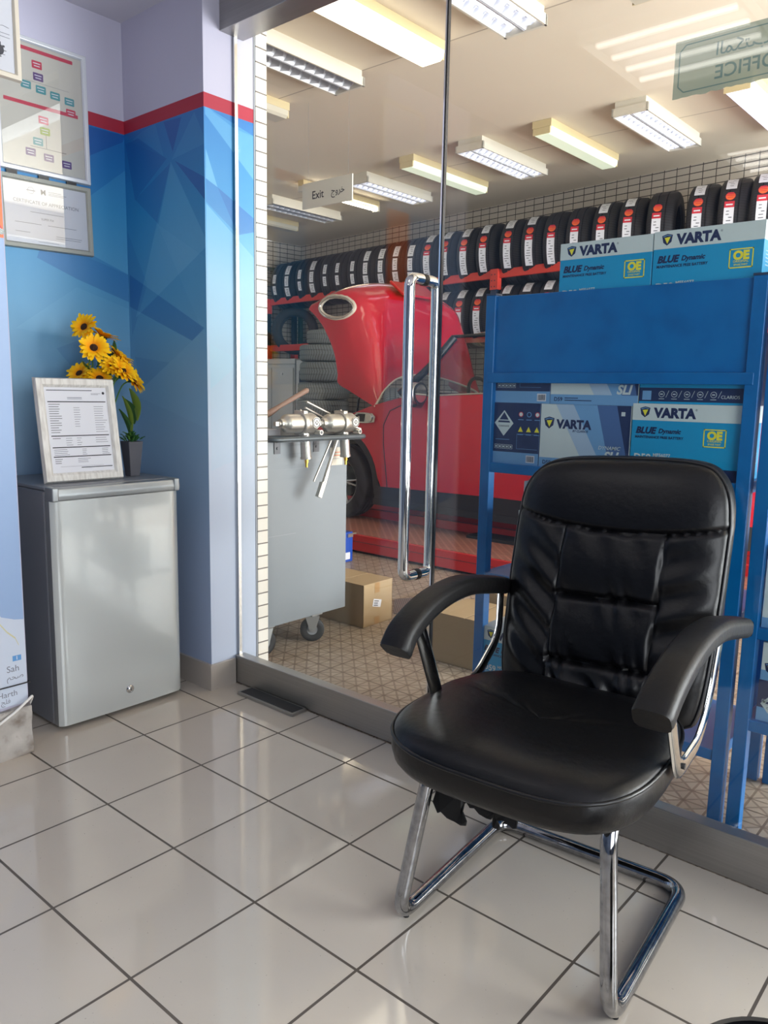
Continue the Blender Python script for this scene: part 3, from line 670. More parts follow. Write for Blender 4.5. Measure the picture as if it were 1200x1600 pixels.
# little plant in a dark grey pot
pt = thing('potted_plant', 'tiny green plant in a tapered dark grey pot on the fridge', 'plant', (-.40, -.100, .8645))
mb = MB(); v0 = [(-.020, -.020, 0), (.020, -.020, 0), (.020, .020, 0), (-.020, .020, 0)]; v1 = [(x*1.55, y*1.55, .135) for x, y, z in v0]; v2 = [(x*1.4, y*1.4, .135) for x, y, z in v0]; v3 = [(x*1.4, y*1.4, .125) for x, y, z in v0]
fs = [(3, 2, 1, 0)] + [(i+4*r, (i+1) % 4+4*r, (i+1) % 4+4*r+4, i+4*r+4) for r in range(3) for i in range(4)]
mb.add(v0+v1+v2+v3, fs, 'potgrey'); mb.add(v3, [(0, 1, 2, 3)], 'soil'); mb.build('pot', pt, bevel=.0015, seg=1)
mb = MB(); rg = random.Random(5)
for i in range(60):
    a = rg.uniform(0, 2*PI); e = rg.uniform(.1, 1.3); r = rg.uniform(.010, .042); c = Vector((math.cos(a)*math.cos(e)*r, math.sin(a)*math.cos(e)*r, .128+math.sin(e)*.035*rg.uniform(.4, 1.1)))
    leaf(mb, c, c+Vector((math.cos(a)*.015, math.sin(a)*.015, .010)), .0055, rg.choice(['darkleaf', 'darkleaf', 'leafgreen']), .002)
tag(mb.build('foliage', pt), kind='stuff')

# ------------------------------------------------------------ frames on the wall
# organisation chart board
t, fr = frame('chart_board', 'white-framed organisation chart with two red bars hung on the blue niche wall', 'notice board', .36, .475, .022, .014, 'alu', (-.699, -.247, 1.983), (0, math.radians(-.5), RZF), mat_in='boardcream')
mb = MB(); mb2 = MB()
mb.rect(fr, -.135, .428, .125, .441, 'magenta'); mb.rect(fr, -.145, .238, .138, .251, 'magenta')
def chip(x, y, m, w_=.038, h_=.027):
    q = fillet([(x-w_/2, y-h_/2, 0), (x+w_/2, y-h_/2, 0), (x+w_/2, y+h_/2, 0), (x-w_/2, y+h_/2, 0)], .003, 2, True)
    mb.poly(fr, [(p.x, p.y) for p in q], m, .0006); mb2.rect(fr, x-.014, y+.003, x+.013, y+.006, 'paper', .001); mb2.rect(fr, x-.011, y-.006, x+.011, y-.003, 'paper', .001)
for x, y, m_ in [(-.015, .388, 'magenta'), (-.012, .347, 'purple'), (-.06, .310, 'teal'), (-.004, .305, 'teal'), (.05, .298, 'teal'), (.106, .292, 'teal'), (.110, .248+.022-.018, 'magenta'),
                 (.000, .200, 'magenta'), (.004, .162, 'olive'), (-.025, .120, 'teal'), (-.055, .078, 'purple'), (.014, .070, 'purple'), (.084, .060, 'purple')]:
    if (x, y) == (.110, .252): y = .272-.02
    chip(x, y, m_)
mb.rect(fr, .006, .10, .0075, .15, 'ink'); mb.rect(fr, -.055, .099, .084, .1005, 'ink'); mb.rect(fr, -.06, .326, .106, .327, 'greyink')
tag(mb.build('chart_print', t), kind='stuff'); tag(mb2.build('chart_lettering', t), kind='stuff')
MB().box((-.159, -.0082, .021), (.159, -.0076, .454), 'frameglass').build('pane', t)
for x in (-.13, -.01, .1): MB().box((x-.02, -.006, -.012), (x+.02, -.001, .004), 'blackplastic').build('clip', t)
# certificate of appreciation
t, fr = frame('certificate_frame', 'certificate of appreciation in a glittery silver frame below the organisation chart', 'picture frame', .365, .262, .022, .014, 'certsilver', (-.699, -.247, 1.712), (0, math.radians(-1.2), RZF))
mb = MB()
mb.text(fr, 0, .165, 'CERTIFICATE OF APPRECIATION', .0175, 'greyink', .004, align='CENTER', h=.0006)
mb.text(fr, 0, .111, 'SUPER FIX', .011, 'greyink', .0, align='CENTER', h=.0006)
mb.text(fr, -.020, .203, 'M', .027, 'navy', .02, h=.0006)
for k in range(24):
    a0 = 2*PI*k/24; a1 = a0+2*PI/24; q = lambda a, r: (-.058+math.cos(a)*r, .212+math.sin(a)*r)
    mb.poly(fr, [q(a0, .0125), q(a1, .0125), q(a1, .0112), q(a0, .0112)], 'greyink')
mb.rect(fr, -.075, .2105, -.041, .2135, 'greyink')
for x, y, l in [(.010, .216, .05), (.010, .210, .07), (.010, .205, .06), (-.065, .135, .13), (-.125, .093, .10), (.0, .093, .115), (-.125, .060, .055), (.03, .057, .105), (.03, .050, .10), (-.04, .030, .08)]: mb.rect(fr, x, y, x+l, y+.0016, 'greyink')
tag(mb.build('certificate_print', t), kind='stuff')
MB().box((-.161, -.0082, .021), (.161, -.0076, .241), 'frameglass').build('pane', t)
# document in a cream frame at the top left, on the pillar
t, fr = frame('certificate_frame', 'cream-framed sealed document at the top left corner, nearest the camera', 'picture frame', .30, .42, .020, .014, 'framecream', (-.150, -.736, 2.093), (0, 0, RZF))
mb = MB(); mb.cyl((.085, -.0066, .075), (.085, -.0064, .075), .016, 'ink', n=16)
for k in range(10):
    a = k*2*PI/10; mb.rect(fr, .085+math.cos(a)*.016-.001, .075+math.sin(a)*.016-.001, .085+math.cos(a)*.022+.001, .075+math.sin(a)*.022+.001, 'ink')
for x, y, l in [(-.09, .122, .21), (-.06, .112, .18), (-.05, .16, .10), (-.09, .25, .2), (-.09, .27, .2), (-.09, .29, .2)]: mb.rect(fr, x, y, x+l, y+.0016, 'greyink')
mb.tube([(.075, -.0068, .14), (.082, -.0068, .155), (.085, -.0068, .138), (.10, -.0068, .143), (.118, -.0068, .140)], .0006, 'greyink', 5)
tag(mb.build('document_print', t), kind='stuff')
MB().box((-.13, -.0082, .019), (.13, -.0076, .401), 'frameglass').build('pane', t)
# LED panel in the office ceiling, mirrored in the glass
def led_panel(x0, y0, label):
    t = thing('led_panel', label, 'ceiling light', (x0, y0, 2.635), 0, 'office ceiling lights')
    mb = MB(); s = .31
    mb.box((-s, -s, -.012), (s, s, 0), 'louvre').box((-s, -s, -.05), (-s+.012, s, -.012), 'white').box((s-.012, -s, -.05), (s, s, -.012), 'white').box((-s+.012, -s, -.05), (s-.012, -s+.012, -.012), 'white').box((-s+.012, s-.012, -.05), (s-.012, s, -.012), 'white')
    mb.build('housing', t)
    for k in range(4):
        y = -.215+k*.1435; MB().cyl((-.27, y, -.032), (.27, y, -.032), .010, 'tube_led', n=12).build('tube', t)
    return t
led_panel(.99, -1.125, 'four-tube office ceiling light nearest the glass front')
led_panel(.95, -2.90, 'four-tube office ceiling light further from the glass front')

# ============================================================ BLACK LEATHER VISITOR CHAIR
ch = thing('visitor_chair', 'black leather armchair on a chrome sled base in front of the glass', 'chair', (1.515, -.20, 0), math.radians(5))
# sled tube
P = [(-.20, .08, .392), (-.203, -.215, .392), (-.247, -.272, .0185), (-.25, .243, .0185), (.25, .243, .0185), (.247, -.272, .0185), (.203, -.215, .392), (.20, .08, .392)]
MB().tube(fillet(P, .062, 9), .0168, 'wchrome', 22).build('sled_base', ch)
for x in (-.248, .248): MB().cyl((x, -.235, .0), (x, -.235, .006), .007, 'rubber').build('foot', ch)
# seat cushion
def seat_out(a, s=1.0, n=3.4):
    c, d = math.cos(a), math.sin(a); k = (abs(c)**n+abs(d)**n)**(-1/n); hw_ = .283 - .012*max(0, d)
    return -.008+s*k*c*hw_, -.088+s*k*d*.278
NA = 96; rings = [(0, .506), (.15, .507), (.3, .509), (.45, .512), (.6, .5135), (.75, .5125), (.86, .509), (.94, .502), (.985, .4945), (1.0, .488), (1.010, .475), (1.010, .445), (.99, .422), (.955, .408), (.91, .401), (.6, .399), (0, .399)]
def seat_z(x, y, z, s):
    if z > .48:
        z -= .014*max(0, (-y-.18)/.18)**2*(s**2)                       # rolled front edge
        z -= .005*math.exp(-((y+.06-.9*x*x)/.006)**2)*(abs(x) < .2)    # seam of the inset panel
        z += .003*math.sin(x*38+y*21)*math.exp(-((y+.01)/.07)**2)
        z -= .010*math.exp(-((x)**2+(y-.06)**2)/.02)
    return z
mb = MB(); vs = []
for s, z in rings:
    for i in range(NA): x, y = seat_out(2*PI*i/NA, s); vs.append((x, y, seat_z(x, y, z, s)))
fs = [(j*NA+i, j*NA+(i+1) % NA, (j+1)*NA+(i+1) % NA, (j+1)*NA+i) for j in range(len(rings)-1) for i in range(NA)]
mb.add(vs, [tuple(reversed(f)) for f in fs], 'leather', True)
seat = mb.build('seat', ch)
pts = [seat_out(2*PI*i/72, 1.008) for i in range(72)]
MB().tube([(x, y, seat_z(x, y, .4865, 1)) for x, y in pts], .0042, 'piping', 8, closed=True).build('piping', seat)
# torn dust cover hanging under the seat
def scrap(pts):
    mb = MB(); mb.prism([(x, y, z) for x, y, z in pts], (.002, .002, 0), 'scrap'); return mb.build('torn_lining', ch)
q1 = [(-.255, .365), (-.258, .36), (-0.272, 0.325), (-0.285, 0.30), (-0.288, 0.275), (-0.272, 0.255), (-0.263, .262), (-0.25, 0.247), (-.232, .243), (-0.220, 0.236), (-.205, .243), (-0.197, 0.262), (-0.212, 0.277), (-.214, .29), (-0.20, 0.302), (-.205, .315), (-0.213, 0.325), (-0.225, .345), (-0.215, .367)]
scrap([(x+.083, -.20+.01*math.sin(z*90), z+.012 if z < .36 else .402) for x, z in q1])
q2 = [(-.17, .372), (-0.160, 0.345), (-0.146, 0.342), (-.137, .333), (-0.126, 0.336), (-.115, .325), (-0.098, 0.320), (-0.088, 0.321), (-0.080, 0.338), (-.088, .305), (-0.086, 0.298), (-0.074, 0.297), (-.069, .310), (-0.072, 0.325), (-0.055, 0.332), (-.035, .318), (-0.027, 0.322), (-.024, .345), (-.02, .372)]
scrap([(x+.03, -.20+.008*math.sin(z*70), z-.026 if z < .36 else .402) for x, z in q2])
# backrest
ZC, HZ, HW = .738, .312, .268
def back_y0(z): t_ = z-.45; return .213+.235*t_+.10*max(0, t_-.42)**2
def back_xz(u, v):
    u8 = abs(u)**6; v8 = abs(v)**6; cr = .16 if v > 0 else .06
    x = u*HW*(1-cr*v8*u*u)*(1-.04*(v < 0)*(-v)); z = ZC+v*HZ*(1-.065*u8*v*v) - .012*u*u*(v > 0)*v + .010*u*(v*.5+.5)
    return x, z
def back_pt(a, b):
    u, v = 2*a-1, 2*b-1; x, z = back_xz(u, v); e = (1-abs(u)**5)*(1-abs(v)**7)
    d = .044*max(e, 0)**.55
    hs = .872+.03*u*u; center = 1/(1+math.exp((abs(x-.008)-.128)*240))
    below = 1 if z < hs else 0
    d -= .010*math.exp(-((z-hs)/.0068)**2)
    if z > hs: d += .005*math.sin(PI*min(1, (z-hs)/.17))
    for xs in (-.120, .136):
        if z < hs and z > .47: d -= .006*math.exp(-((x-xs)/.004)**2)
    for zt in (.707, .545):
        zz = z-zt-.004*math.sin(x*17)
        d -= center*.015*math.exp(-(zz/.008)**2)
        d += center*.0055*math.sin(x*(80+60*math.sin(x*23+zt*9))+zt*40+z*42)*math.exp(-abs(zz)/.028)
    if below: d += center*(.012*abs(math.sin(PI*(z-.545)/.162)) ) + center*.004*math.sin(x*70+z*45)*math.exp(-abs(z-hs)/.03)
    if z < .53: d += center*.007*math.sin(x*(75+40*math.sin(x*31))+z*60)*min(1, (.53-z)/.03)
    if below: d += (1-center)*e*(.0085*math.sin((z-.55*abs(x))*72+x*14)*(.3+.7*math.exp(-((z-.68)/.14)**2)))
    return (x, back_y0(z)-d, z)
mb = MB(); NU, NV = 120, 130
mb.grid(lambda a, b: back_pt(a, b), NU, NV, 'leather')
def back_back(a, b):
    u, v = 2*a-1, 2*b-1; x, z = back_xz(u, v); return (x, back_y0(z)+.052+.012*(1-u**6)*(1-v**6), z)
mb.grid(back_back, 24, 26, 'leather')
def rim(k):
    k = k % 4; t_ = k % 1
    return {0: (t_, 0), 1: (1, t_), 2: (1-t_, 1), 3: (0, 1-t_)}[int(k)]
mb.grid(lambda a, b: (lambda q: (q[0]*(1+.02*math.sin(PI*b)), q[1]*(1-b)+(back_back(*rim(a*4-1e-9))[1])*b, q[2]+(.006*math.sin(PI*b))*(1 if q[2] > ZC else -1)))(back_pt(*rim(a*4-1e-9))), 200, 6, 'leather')
back = mb.build('backrest', ch)
RP = [back_pt(*rim(k/36*4/4*1.0)) for k in range(144)] if False else [back_pt(*rim(k/144*4)) for k in range(144)]
MB().tube([(x*1.004, y, z) for x, y, z in RP], .0042, 'piping', 8, closed=True).build('piping', back)
# armrests
for sx in (-1, 1):
    c0, c1 = ((.300, .318) if sx > 0 else (-.248, -.292)); X_ = lambda k: c0+(c1-c0)*k
    path = bez([(X_(0), -.325 if sx > 0 else -.305, .660), (X_(.1), -.265, .696), (X_(.25), -.18, .726), (X_(.4), -.08, .740), (X_(.6), .03, .737), (X_(.8), .14, .717), (X_(1), .262, .690)], 6)
    N = len(path); mb = MB(); vs = []; K = 20
    for i, p in enumerate(path):
        t_ = i/(N-1); wd = .036*(1-.18*t_)*(1 if t_ > .02 else .93); hh = .026*(1-.12*t_)
        d_ = (path[min(i+1, N-1)]-path[max(i-1, 0)]).normalized(); up_ = Vector((1, 0, 0)).cross(d_); up_ = up_ if up_.z > 0 else -up_
        for k in range(K):
            a = 2*PI*k/K; c, s = math.cos(a), math.sin(a); q = (abs(c)**4+abs(s)**4)**(-.25)
            vs.append(p+Vector((1, 0, 0))*c*q*wd+up_*s*q*hh)
    fs = [(i*K+k, i*K+(k+1) % K, (i+1)*K+(k+1) % K, (i+1)*K+k) for i in range(N-1) for k in range(K)]
    mb.add(vs, fs, 'leather_arm', True); mb.add(vs, [tuple(range(K)), tuple(reversed(range((N-1)*K, N*K)))], 'leather_arm')
    arm = thing('armrest', None, None); arm.parent = ch
    mb.build('arm_pad', arm, bevel=.006, seg=3)
    cx = .290 if sx > 0 else -.268
    fp = fillet([(cx if sx > 0 else -.252, -.205, .690), (cx, -.080, .460), (cx, .085, .472), (cx, .160 if sx > 0 else .215, .56), (cx*1.03, .175 if sx > 0 else .235, .715 if sx > 0 else .70)], .05, 8)
    MB().tube(fp, 1, 'chrome', 16, flat=(.022, .0065), up=(0, 1, 0)).build('arm_frame', arm)
    MB().cyl((cx*.90, -.062, .472), (cx*1.035, -.062, .472), .0065, 'dark_metal').build('bolt', arm)
# black bin at the bottom right corner
bn = thing('waste_bin', 'round black waste bin cut off at the bottom right corner', 'bin', (2.135, -.655, 0))
MB().lathe([(.0, .0001), (0, .105), (.235, .128), (.24, .133), (.246, .133), (.246, .126), (.235, .122), (.01, .10), (.01, .0001)], 'blackplastic', 48).build('bucket', bn)
MB().lathe([(.240, .134), (.250, .136), (.254, .132), (.252, .126)], 'blackplastic', 48).build('rim', bn)

# ============================================================ BATTERY SHELVES AND CARTONS
def shelf_unit(name, label, x0, x1, zs, top_panel, loc, rails=()):
    t = thing(name, label, 'shelf', loc); W_ = x1-x0; D_ = .40; pw = .036
    for i, (x, y) in enumerate(((0, 0), (W_-pw, 0), (0, D_-pw), (W_-pw, D_-pw))):
        H_ = 1.522
        p = MB().box((x, y, 0), (x+pw, y+pw, H_), 'shelf').build('post', t, bevel=.0015, seg=1)
        MB().box((x-.001, y-.001, H_), (x+pw+.001, y+pw+.001, H_+.006), 'rackblue').build('cap', p)
    for z in zs: MB().box((pw*.5, .004 if z < 1.4 else .016, z-.032), (W_-pw*.5, D_-.004, z), 'shelf').build('shelf_board', t, bevel=.002, seg=1)
    if top_panel:
        MB().box((pw, .010, 1.275), (W_-pw, .014, 1.519), 'shelf').box((pw*.4, -.0015, 1.243), (W_-pw*.4, .018, 1.275), 'shelf').build('front_panel', t, bevel=.0012, seg=1)
    return t
su = shelf_unit('battery_shelf', 'blue steel battery shelf behind the chair, with a deep front panel on top', .850, 1.706, [.22, .606, .981, 1.46], True, (.850, .440, 0))
su2 = shelf_unit('battery_shelf', 'second blue steel shelf at the right edge, mostly out of frame', 1.722, 2.58, [.337, .598, .981, 1.40], False, (1.722, .440, 0))

def emblem(mb, fr, x, y, s):
    mb.poly(fr, [(x-s*.5, y+s*.36), (x, y+s*.52), (x+s*.5, y+s*.40), (x+s*.40, y-s*.22), (x, y-s*.52), (x-s*.36, y-s*.24)], 'navy', .0005)
    mb.poly(fr, [(x-s*.26, y+s*.18), (x+s*.30, y+s*.24), (x+.03*s, y-s*.38)], 'yellow', .0008)
    mb.poly(fr, [(x-s*.42, y+s*.30), (x, y+s*.42), (x+s*.42, y+s*.33), (x+s*.36, y+s*.29), (x, y+s*.36), (x-s*.34, y+s*.24)], 'lightblue', .0009)
FRONT_ = ((0, 0, 0), (1, 0, 0), (0, 0, 1))
def qr_free_bars(mb, fr, x, y, w_, h_, n, seed):
    rg = random.Random(seed); mb.rect(fr, x-.003, y-.003, x+w_+.003, y+h_+.003, 'paper', .0005); k = x
    while k < x+w_:
        b = rg.choice([.0007, .0012, .0018]); mb.rect(fr, k, y, min(k+b, x+w_), y+h_, 'ink', .0009); k += b+rg.choice([.0008, .0014])
def carton(label, kind, loc, rz=0, group='battery cartons', w_=.296, d_=.18, h_=.198):
    t = thing('battery_carton', label, 'carton', loc, rz, group)
    fr = FRONT_; rt = ((w_, 0, 0), (0, 1, 0), (0, 0, 1)); lf = ((0, d_, 0), (0, -1, 0), (0, 0, 1))
    base = {'blue': 'cyan', 'sli': 'whitecard', 'dark': 'midcard', 'black': 'darkcard', 'white': 'whitecard'}[kind]
    mb = MB().box((0, 0, 0), (w_, d_, h_), base)
    tx = MB()
    if kind == 'blue':
        for f, L in ((fr, w_), (rt, d_), (lf, d_)): mb.rect(f, 0, h_-.048, L, h_, 'whitecard')
        mb.rect(fr, 0, 0, w_, .032, 'darkcard', .0003)
        mb.quad((0, 0, h_+.0003), (w_, 0, h_+.0003), (w_, d_, h_+.0003), (0, d_, h_+.0003), 'whitecard')
        emblem(tx, fr, .037, h_-.024, .030)
        tx.text(fr, .062, h_-.038, 'VARTA', .0365, 'navy', .06, align='LEFT'); tx.text(fr, .180, h_-.018, '\u00ae', .008, 'navy')
        tx.text(fr, .013, h_-.085, 'BLUE', .0255, 'navy', .05, .25); tx.text(fr, .080, h_-.083, 'Dynamic', .0180, 'navy', .035, .25)
        tx.text(fr, .012, h_-.099, 'MAINTENANCE FREE BATTERY', .0102, 'navy', .03)
        tx.text(fr, .013, .042, 'D59', .029, 'whitecard', .03); tx.text(fr, .069, .056, 'MF56077', .0135, 'whitecard', .02); tx.text(fr, .069, .0445, '12V 60Ah', .0105, 'whitecard', .005)
        tx.text(fr, .015, .034, 'VARTA.COM', .0065, 'whitecard', .0); tx.rect(fr, .069, .035, .165, .0385, 'lightblue', .0005)
        x0, y0, x1, y1 = .207, h_-.116, .268, h_-.066
        for a, b, c, d in ((x0, y0, x1, y0+.003), (x0, y1-.003, x1, y1), (x0, y0, x0+.003, y1), (x1-.003, y0, x1, y1)): tx.rect(fr, a, b, c, d, 'yellow', .0006)
        tx.text(fr, (x0+x1)/2, y0+.0225, 'OE', .030, 'yellow', .06, align='CENTER'); tx.text(fr, (x0+x1)/2, y0+.0145, 'ORIGINAL', .0085, 'yellow', .01, align='CENTER'); tx.text(fr, (x0+x1)/2, y0+.0065, 'SPARE PART', .0065, 'yellow', .01, align='CENTER')
        emblem(tx, rt, .030, h_-.024, .024); tx.text(rt, .050, h_-.033, 'VARTA', .024, 'navy', .055)
        for k in range(5): tx.rect(rt, .02, h_-.075-k*.009, .09, h_-.073-k*.009, 'whitecard', .0006)
        for k in range(4):
            x = .02+k*.036
            for a, b, c, d in ((x, .045, x+.030, .0465), (x, .0735, x+.030, .075), (x, .045, x+.0015, .075), (x+.0285, .045, x+.03, .075)): tx.rect(rt, a, b, c, d, 'whitecard', .0006)
        for k in range(5):
            x = .03+k*.028; tx.cyl((x, -.0004, .016), (x, -.0008, .016), .0075, 'whitecard', n=14)
            tx.cyl((x, -.0008, .016), (x, -.0011, .016), .0062, 'darkcard', n=14); tx.rect(fr, x-.0035, .0145, x+.0035, .0175, 'whitecard', .0016)
        tx.text(fr, .225, .011, 'CLARIOS', .0135, 'whitecard')
    elif kind == 'sli':
        mb.rect(fr, 0, 0, w_, .030, 'lightblue'); mb.poly(fr, [(.052, h_), (.112, h_), (.205, .03), (.147, .03)], 'silvercard', .0005)
        mb.poly(fr, [(.112, h_), (w_, h_), (w_, .03), (.205, .03)], 'lightblue', .0005); mb.poly(fr, [(.19, h_), (w_, h_), (w_, .03), (.235, .03)], 'midcard', .0006); mb.poly(fr, [(w_-.045, h_), (w_, h_), (w_, .03), (w_-.004, .03)], 'darkcard', .0007)
        emblem(tx, fr, .031, h_-.058, .036); tx.text(fr, .056, h_-.073, 'VARTA', .036, 'navy', .055, h=.001); tx.text(fr, .113, h_-.084, 'BY CLARIOS', .0095, 'navy', .02, .2, h=.001)
        tx.text(fr, .272, .066, 'DYNAMIC', .0155, 'whitecard', .006, .25, align='RIGHT', h=.0012); tx.text(fr, .268, .034, 'SLI', .037, 'whitecard', .04, .25, align='RIGHT', h=.0012)
        tx.text(fr, .014, .0095, 'D59', .017, 'navy', .02, h=.001); tx.rect(fr, .05, .018, .095, .0205, 'navy', .001); tx.rect(fr, .05, .011, .14, .0135, 'navy', .001)
        tx.rect(fr, w_-.03, h_-.03, w_-.018, h_-.018, 'whitecard', .001)
    elif kind == 'dark':
        mb.rect(fr, 0, .038, w_, h_, 'darkcard'); mb.rect(fr, 0, 0, w_, .038, 'lightblue', .0003)
        c, cy = .045, h_-.066; tx.poly(fr, [(c-.036, cy), (c, cy-.042), (c+.036, cy), (c, cy+.042)], 'whitecard', .0006); tx.poly(fr, [(c-.024, cy+.002), (c+.024, cy+.002), (c, cy+.036)], 'darkcard', .0009)
        tx.rect(fr, c-.02, cy+.008, c+.02, cy+.011, 'whitecard', .0012); tx.text(fr, c, cy-.012, 'CORROSIVE', .0075, 'ink', .01, align='CENTER', h=.0009)
        for i in range(3):
            for j in range(2):
                x, y = .108+i*.030, h_-.036-j*.048
                if j: tx.poly(fr, [(x-.009, y-.008), (x+.009, y-.008), (x, y+.009)], 'yellow', .0006)
                else:
                    tx.cyl((x, -.0005, y), (x, -.0009, y), .0085, 'red' if i != 1 else 'lightblue', n=14); tx.cyl((x, -.0009, y), (x, -.0012, y), .0062, 'whitecard' if i != 1 else 'darkcard', n=14)
                tx.rect(fr, x-.010, y-.018, x+.010, y-.016, 'lightblue', .0006)
        if h_ > .15: tx.rect(fr, .015, h_-.120, .068, h_-.1185, 'lightblue', .0006)
        for a, b, c_, d in ((.095, .05, .172, .0508), (.095, .098, .172, .0988), (.095, .05, .0958, .098)): tx.rect(fr, a, b, c_, d, 'lightblue', .0006)
        for k in range(5):
            x = .012+k*.014
            for a, b, c_, d in ((x, .048, x+.012, .049), (x, .061, x+.012, .062), (x, .048, x+.001, .062), (x+.011, .048, x+.012, .062)): tx.rect(fr, a, b, c_, d, 'whitecard', .0006)
            tx.rect(fr, x+.0035, .052, x+.0085, .058, 'whitecard', .0006)
        qr_free_bars(tx, fr, w_-.042, .010, .026, .018, 0, 4)
    elif kind == 'black':
        mb.rect(fr, 0, 0, w_, .006, 'cyan', .0005)
        tx.quad((.010, -.0008, .010), (.036, -.0008, .010), (.036, -.0008, .036), (.010, -.0008, .036), 'lightblue')
        for k in range(5):
            x = .066+k*.036; tx.cyl((x, -.0004, .027), (x, -.0008, .027), .0085, 'whitecard', n=16); tx.cyl((x, -.0008, .027), (x, -.0011, .027), .0072, 'darkcard', n=16); tx.rect(fr, x-.004, .0255, x+.004, .0285, 'whitecard', .0016)
            tx.rect(fr, x-.008, .013, x+.008, .0145, 'whitecard', .0006)
            tx.poly(fr, [(x+.012, .018), (x+.0132, .018), (x+.021, .037), (x+.0198, .037)], 'whitecard', .0006)
        tx.text(fr, .230, .017, 'CLARIOS', .0125, 'whitecard', 0)
        mb.rect(fr, 0, .045, w_, h_, 'cyan', .0005)
    else:
        mb.rect(fr, 0, 0, w_, .028, 'lightblue')
        emblem(tx, fr, .024, h_-.07, .032); tx.text(fr, .046, h_-.082, 'VARTA', .029, 'navy', .035)
        for k in range(int((h_-.145)/.013)): tx.rect(fr, .03, h_-.115-k*.013, .03+.10*(1 if k % 3 else .6), h_-.113-k*.013, 'ink', .0006)
        emblem(tx, rt, .030, h_-.07, .03)
        tx.text(fr, .02, .009, 'D59', .017, 'navy', .02)
    mb.build('box', t, bevel=.0008, seg=1); tag(tx.build('printed_marks', t), kind='stuff')
    return t
yF = .460
# on the top board behind the panel
carton('pale blue battery carton with an OE badge on the shelf top, left one', 'blue', (1.100, yF, 1.460), w_=.288, h_=.200)
carton('pale blue battery carton with an OE badge on the shelf top, right one', 'blue', (1.391, yF, 1.460), w_=.292, h_=.203)
# middle board, two rows
carton('dark blue carton end with a corrosive warning diamond, lower row of the blue shelf', 'dark', (.880, yF, .981), w_=.177, d_=.296)
carton('white and blue carton reading SLI in the lower row behind the chair', 'sli', (1.060, yF, .981), w_=.298)
carton('white and cyan carton reading D59 directly above the chair back', 'blue', (1.362, yF, .981), w_=.306, h_=.207)
carton('dark blue carton end with a barcode strip, upper row under the front panel', 'dark', (.882, yF+.002, 1.1795), w_=.205, d_=.296)
carton('carton with a pale blue D59 strip peeping under the front panel', 'sli', (1.089, yF+.002, 1.1795), w_=.285)
carton('black carton strip with a row of white icons under the front panel', 'black', (1.377, yF+.002, 1.1885), w_=.300)
# lower board and bottom board
carton('tall whitish carton standing deeper on the lower shelf, left of the chair back', 'white', (.905, .640, .606), w_=.200, d_=.19, h_=.300)
carton('cyan carton standing in front of the tall white carton on the lower shelf', 'blue', (.998, .456, .606), w_=.290, h_=.225)
carton('cyan carton on the bottom board, seen between armrest and shelf post', 'blue', (.876, .452, .2205), w_=.290, h_=.196)
carton('cyan carton on the bottom board hidden mostly by the chair', 'blue', (1.175, .452, .2205), w_=.290, h_=.196)
# second unit
carton('dark carton with an emblem on the low board at the right edge', 'dark', (1.770, yF, .3375), w_=.29, d_=.18, h_=.115)
carton('white carton with emblem on the low dark carton at the right edge', 'white', (1.772, yF, .4535), w_=.29, h_=.105)
carton('white carton with printed lines at the right edge, middle board', 'white', (1.762, yF, .5985), w_=.29, h_=.225)
carton('whitish carton at the right edge, upper board', 'white', (1.762, yF, .9815), w_=.29, h_=.20)
carton('cyan and white carton glimpsed through the gap beside the front panel', 'blue', (1.765, .62, 1.1825), w_=.29, h_=.21)
carton('cyan and white carton glimpsed between the two shelf tops', 'blue', (1.765, .62, 1.4005), w_=.29, h_=.20)

# ============================================================ TOOL CART WITH IMPACT WRENCHES
ct = thing('tool_cart', 'tall light grey metal tool cart on casters just outside the door', 'tool cart', (-.30, .42, 0))
mb = MB().box((-.62, .0, .140), (0, .585, .985), 'cartgrey').box((-.615, .01, .985), (-.01, .575, .992), 'cartgrey')
mb.box((0, .0, .555), (.0006, .25, .557), 'greyplastic'); mb.build('cabinet_body', ct, bevel=.004)
MB().box((-.64, -.02, .985), (.004, .60, 1.003), 'traygrey').build('top_rim', ct, bevel=.004)
def caster(x, y, ang):
    d = Vector((math.cos(ang), math.sin(ang), 0)); n_ = Vector((-d.y, d.x, 0)); P0 = Vector((x, y, 0))
    c = MB().cyl((x, y, .122), (x, y, .140), .024, 'caster').box((x-.035, y-.035, .134), (x+.035, y+.035, .1405), 'caster')
    for sx in (-1, 1): c.prism([P0+n_*t_+d*sx*.021+Vector((0, 0, z)) for t_, z in ((-.034, .128), (.036, .128), (.013, .052), (-.011, .052))], d*sx*.0025, 'caster')
    o = c.build('caster_bracket', ct); wz = .059; o3 = (Vector((x, y, wz)), d, n_)
    w_ = MB().lathe([(-.013, .026), (-.016, .040), (-.015, .052), (-.011, .0585), (.011, .0585), (.015, .052), (.016, .040), (.013, .026)], 'rubber', 40, o3)
    w_.lathe([(-.0125, .0001), (-.0125, .012), (-.010, .036), (-.014, .041), (.014, .041), (.010, .036), (.0125, .012), (.0125, .0001)], 'whitegrey', 36, o3)
    w_.cyl(Vector((x, y, wz))-d*.026, Vector((x, y, wz))+d*.026, .008, 'caster'); w_.build('caster_wheel', o)
for x, y in ((-.035, .392), (-.54, .385), (-.04, .09), (-.54, .09)): caster(x, y, -.75 if y > .2 else -.1)
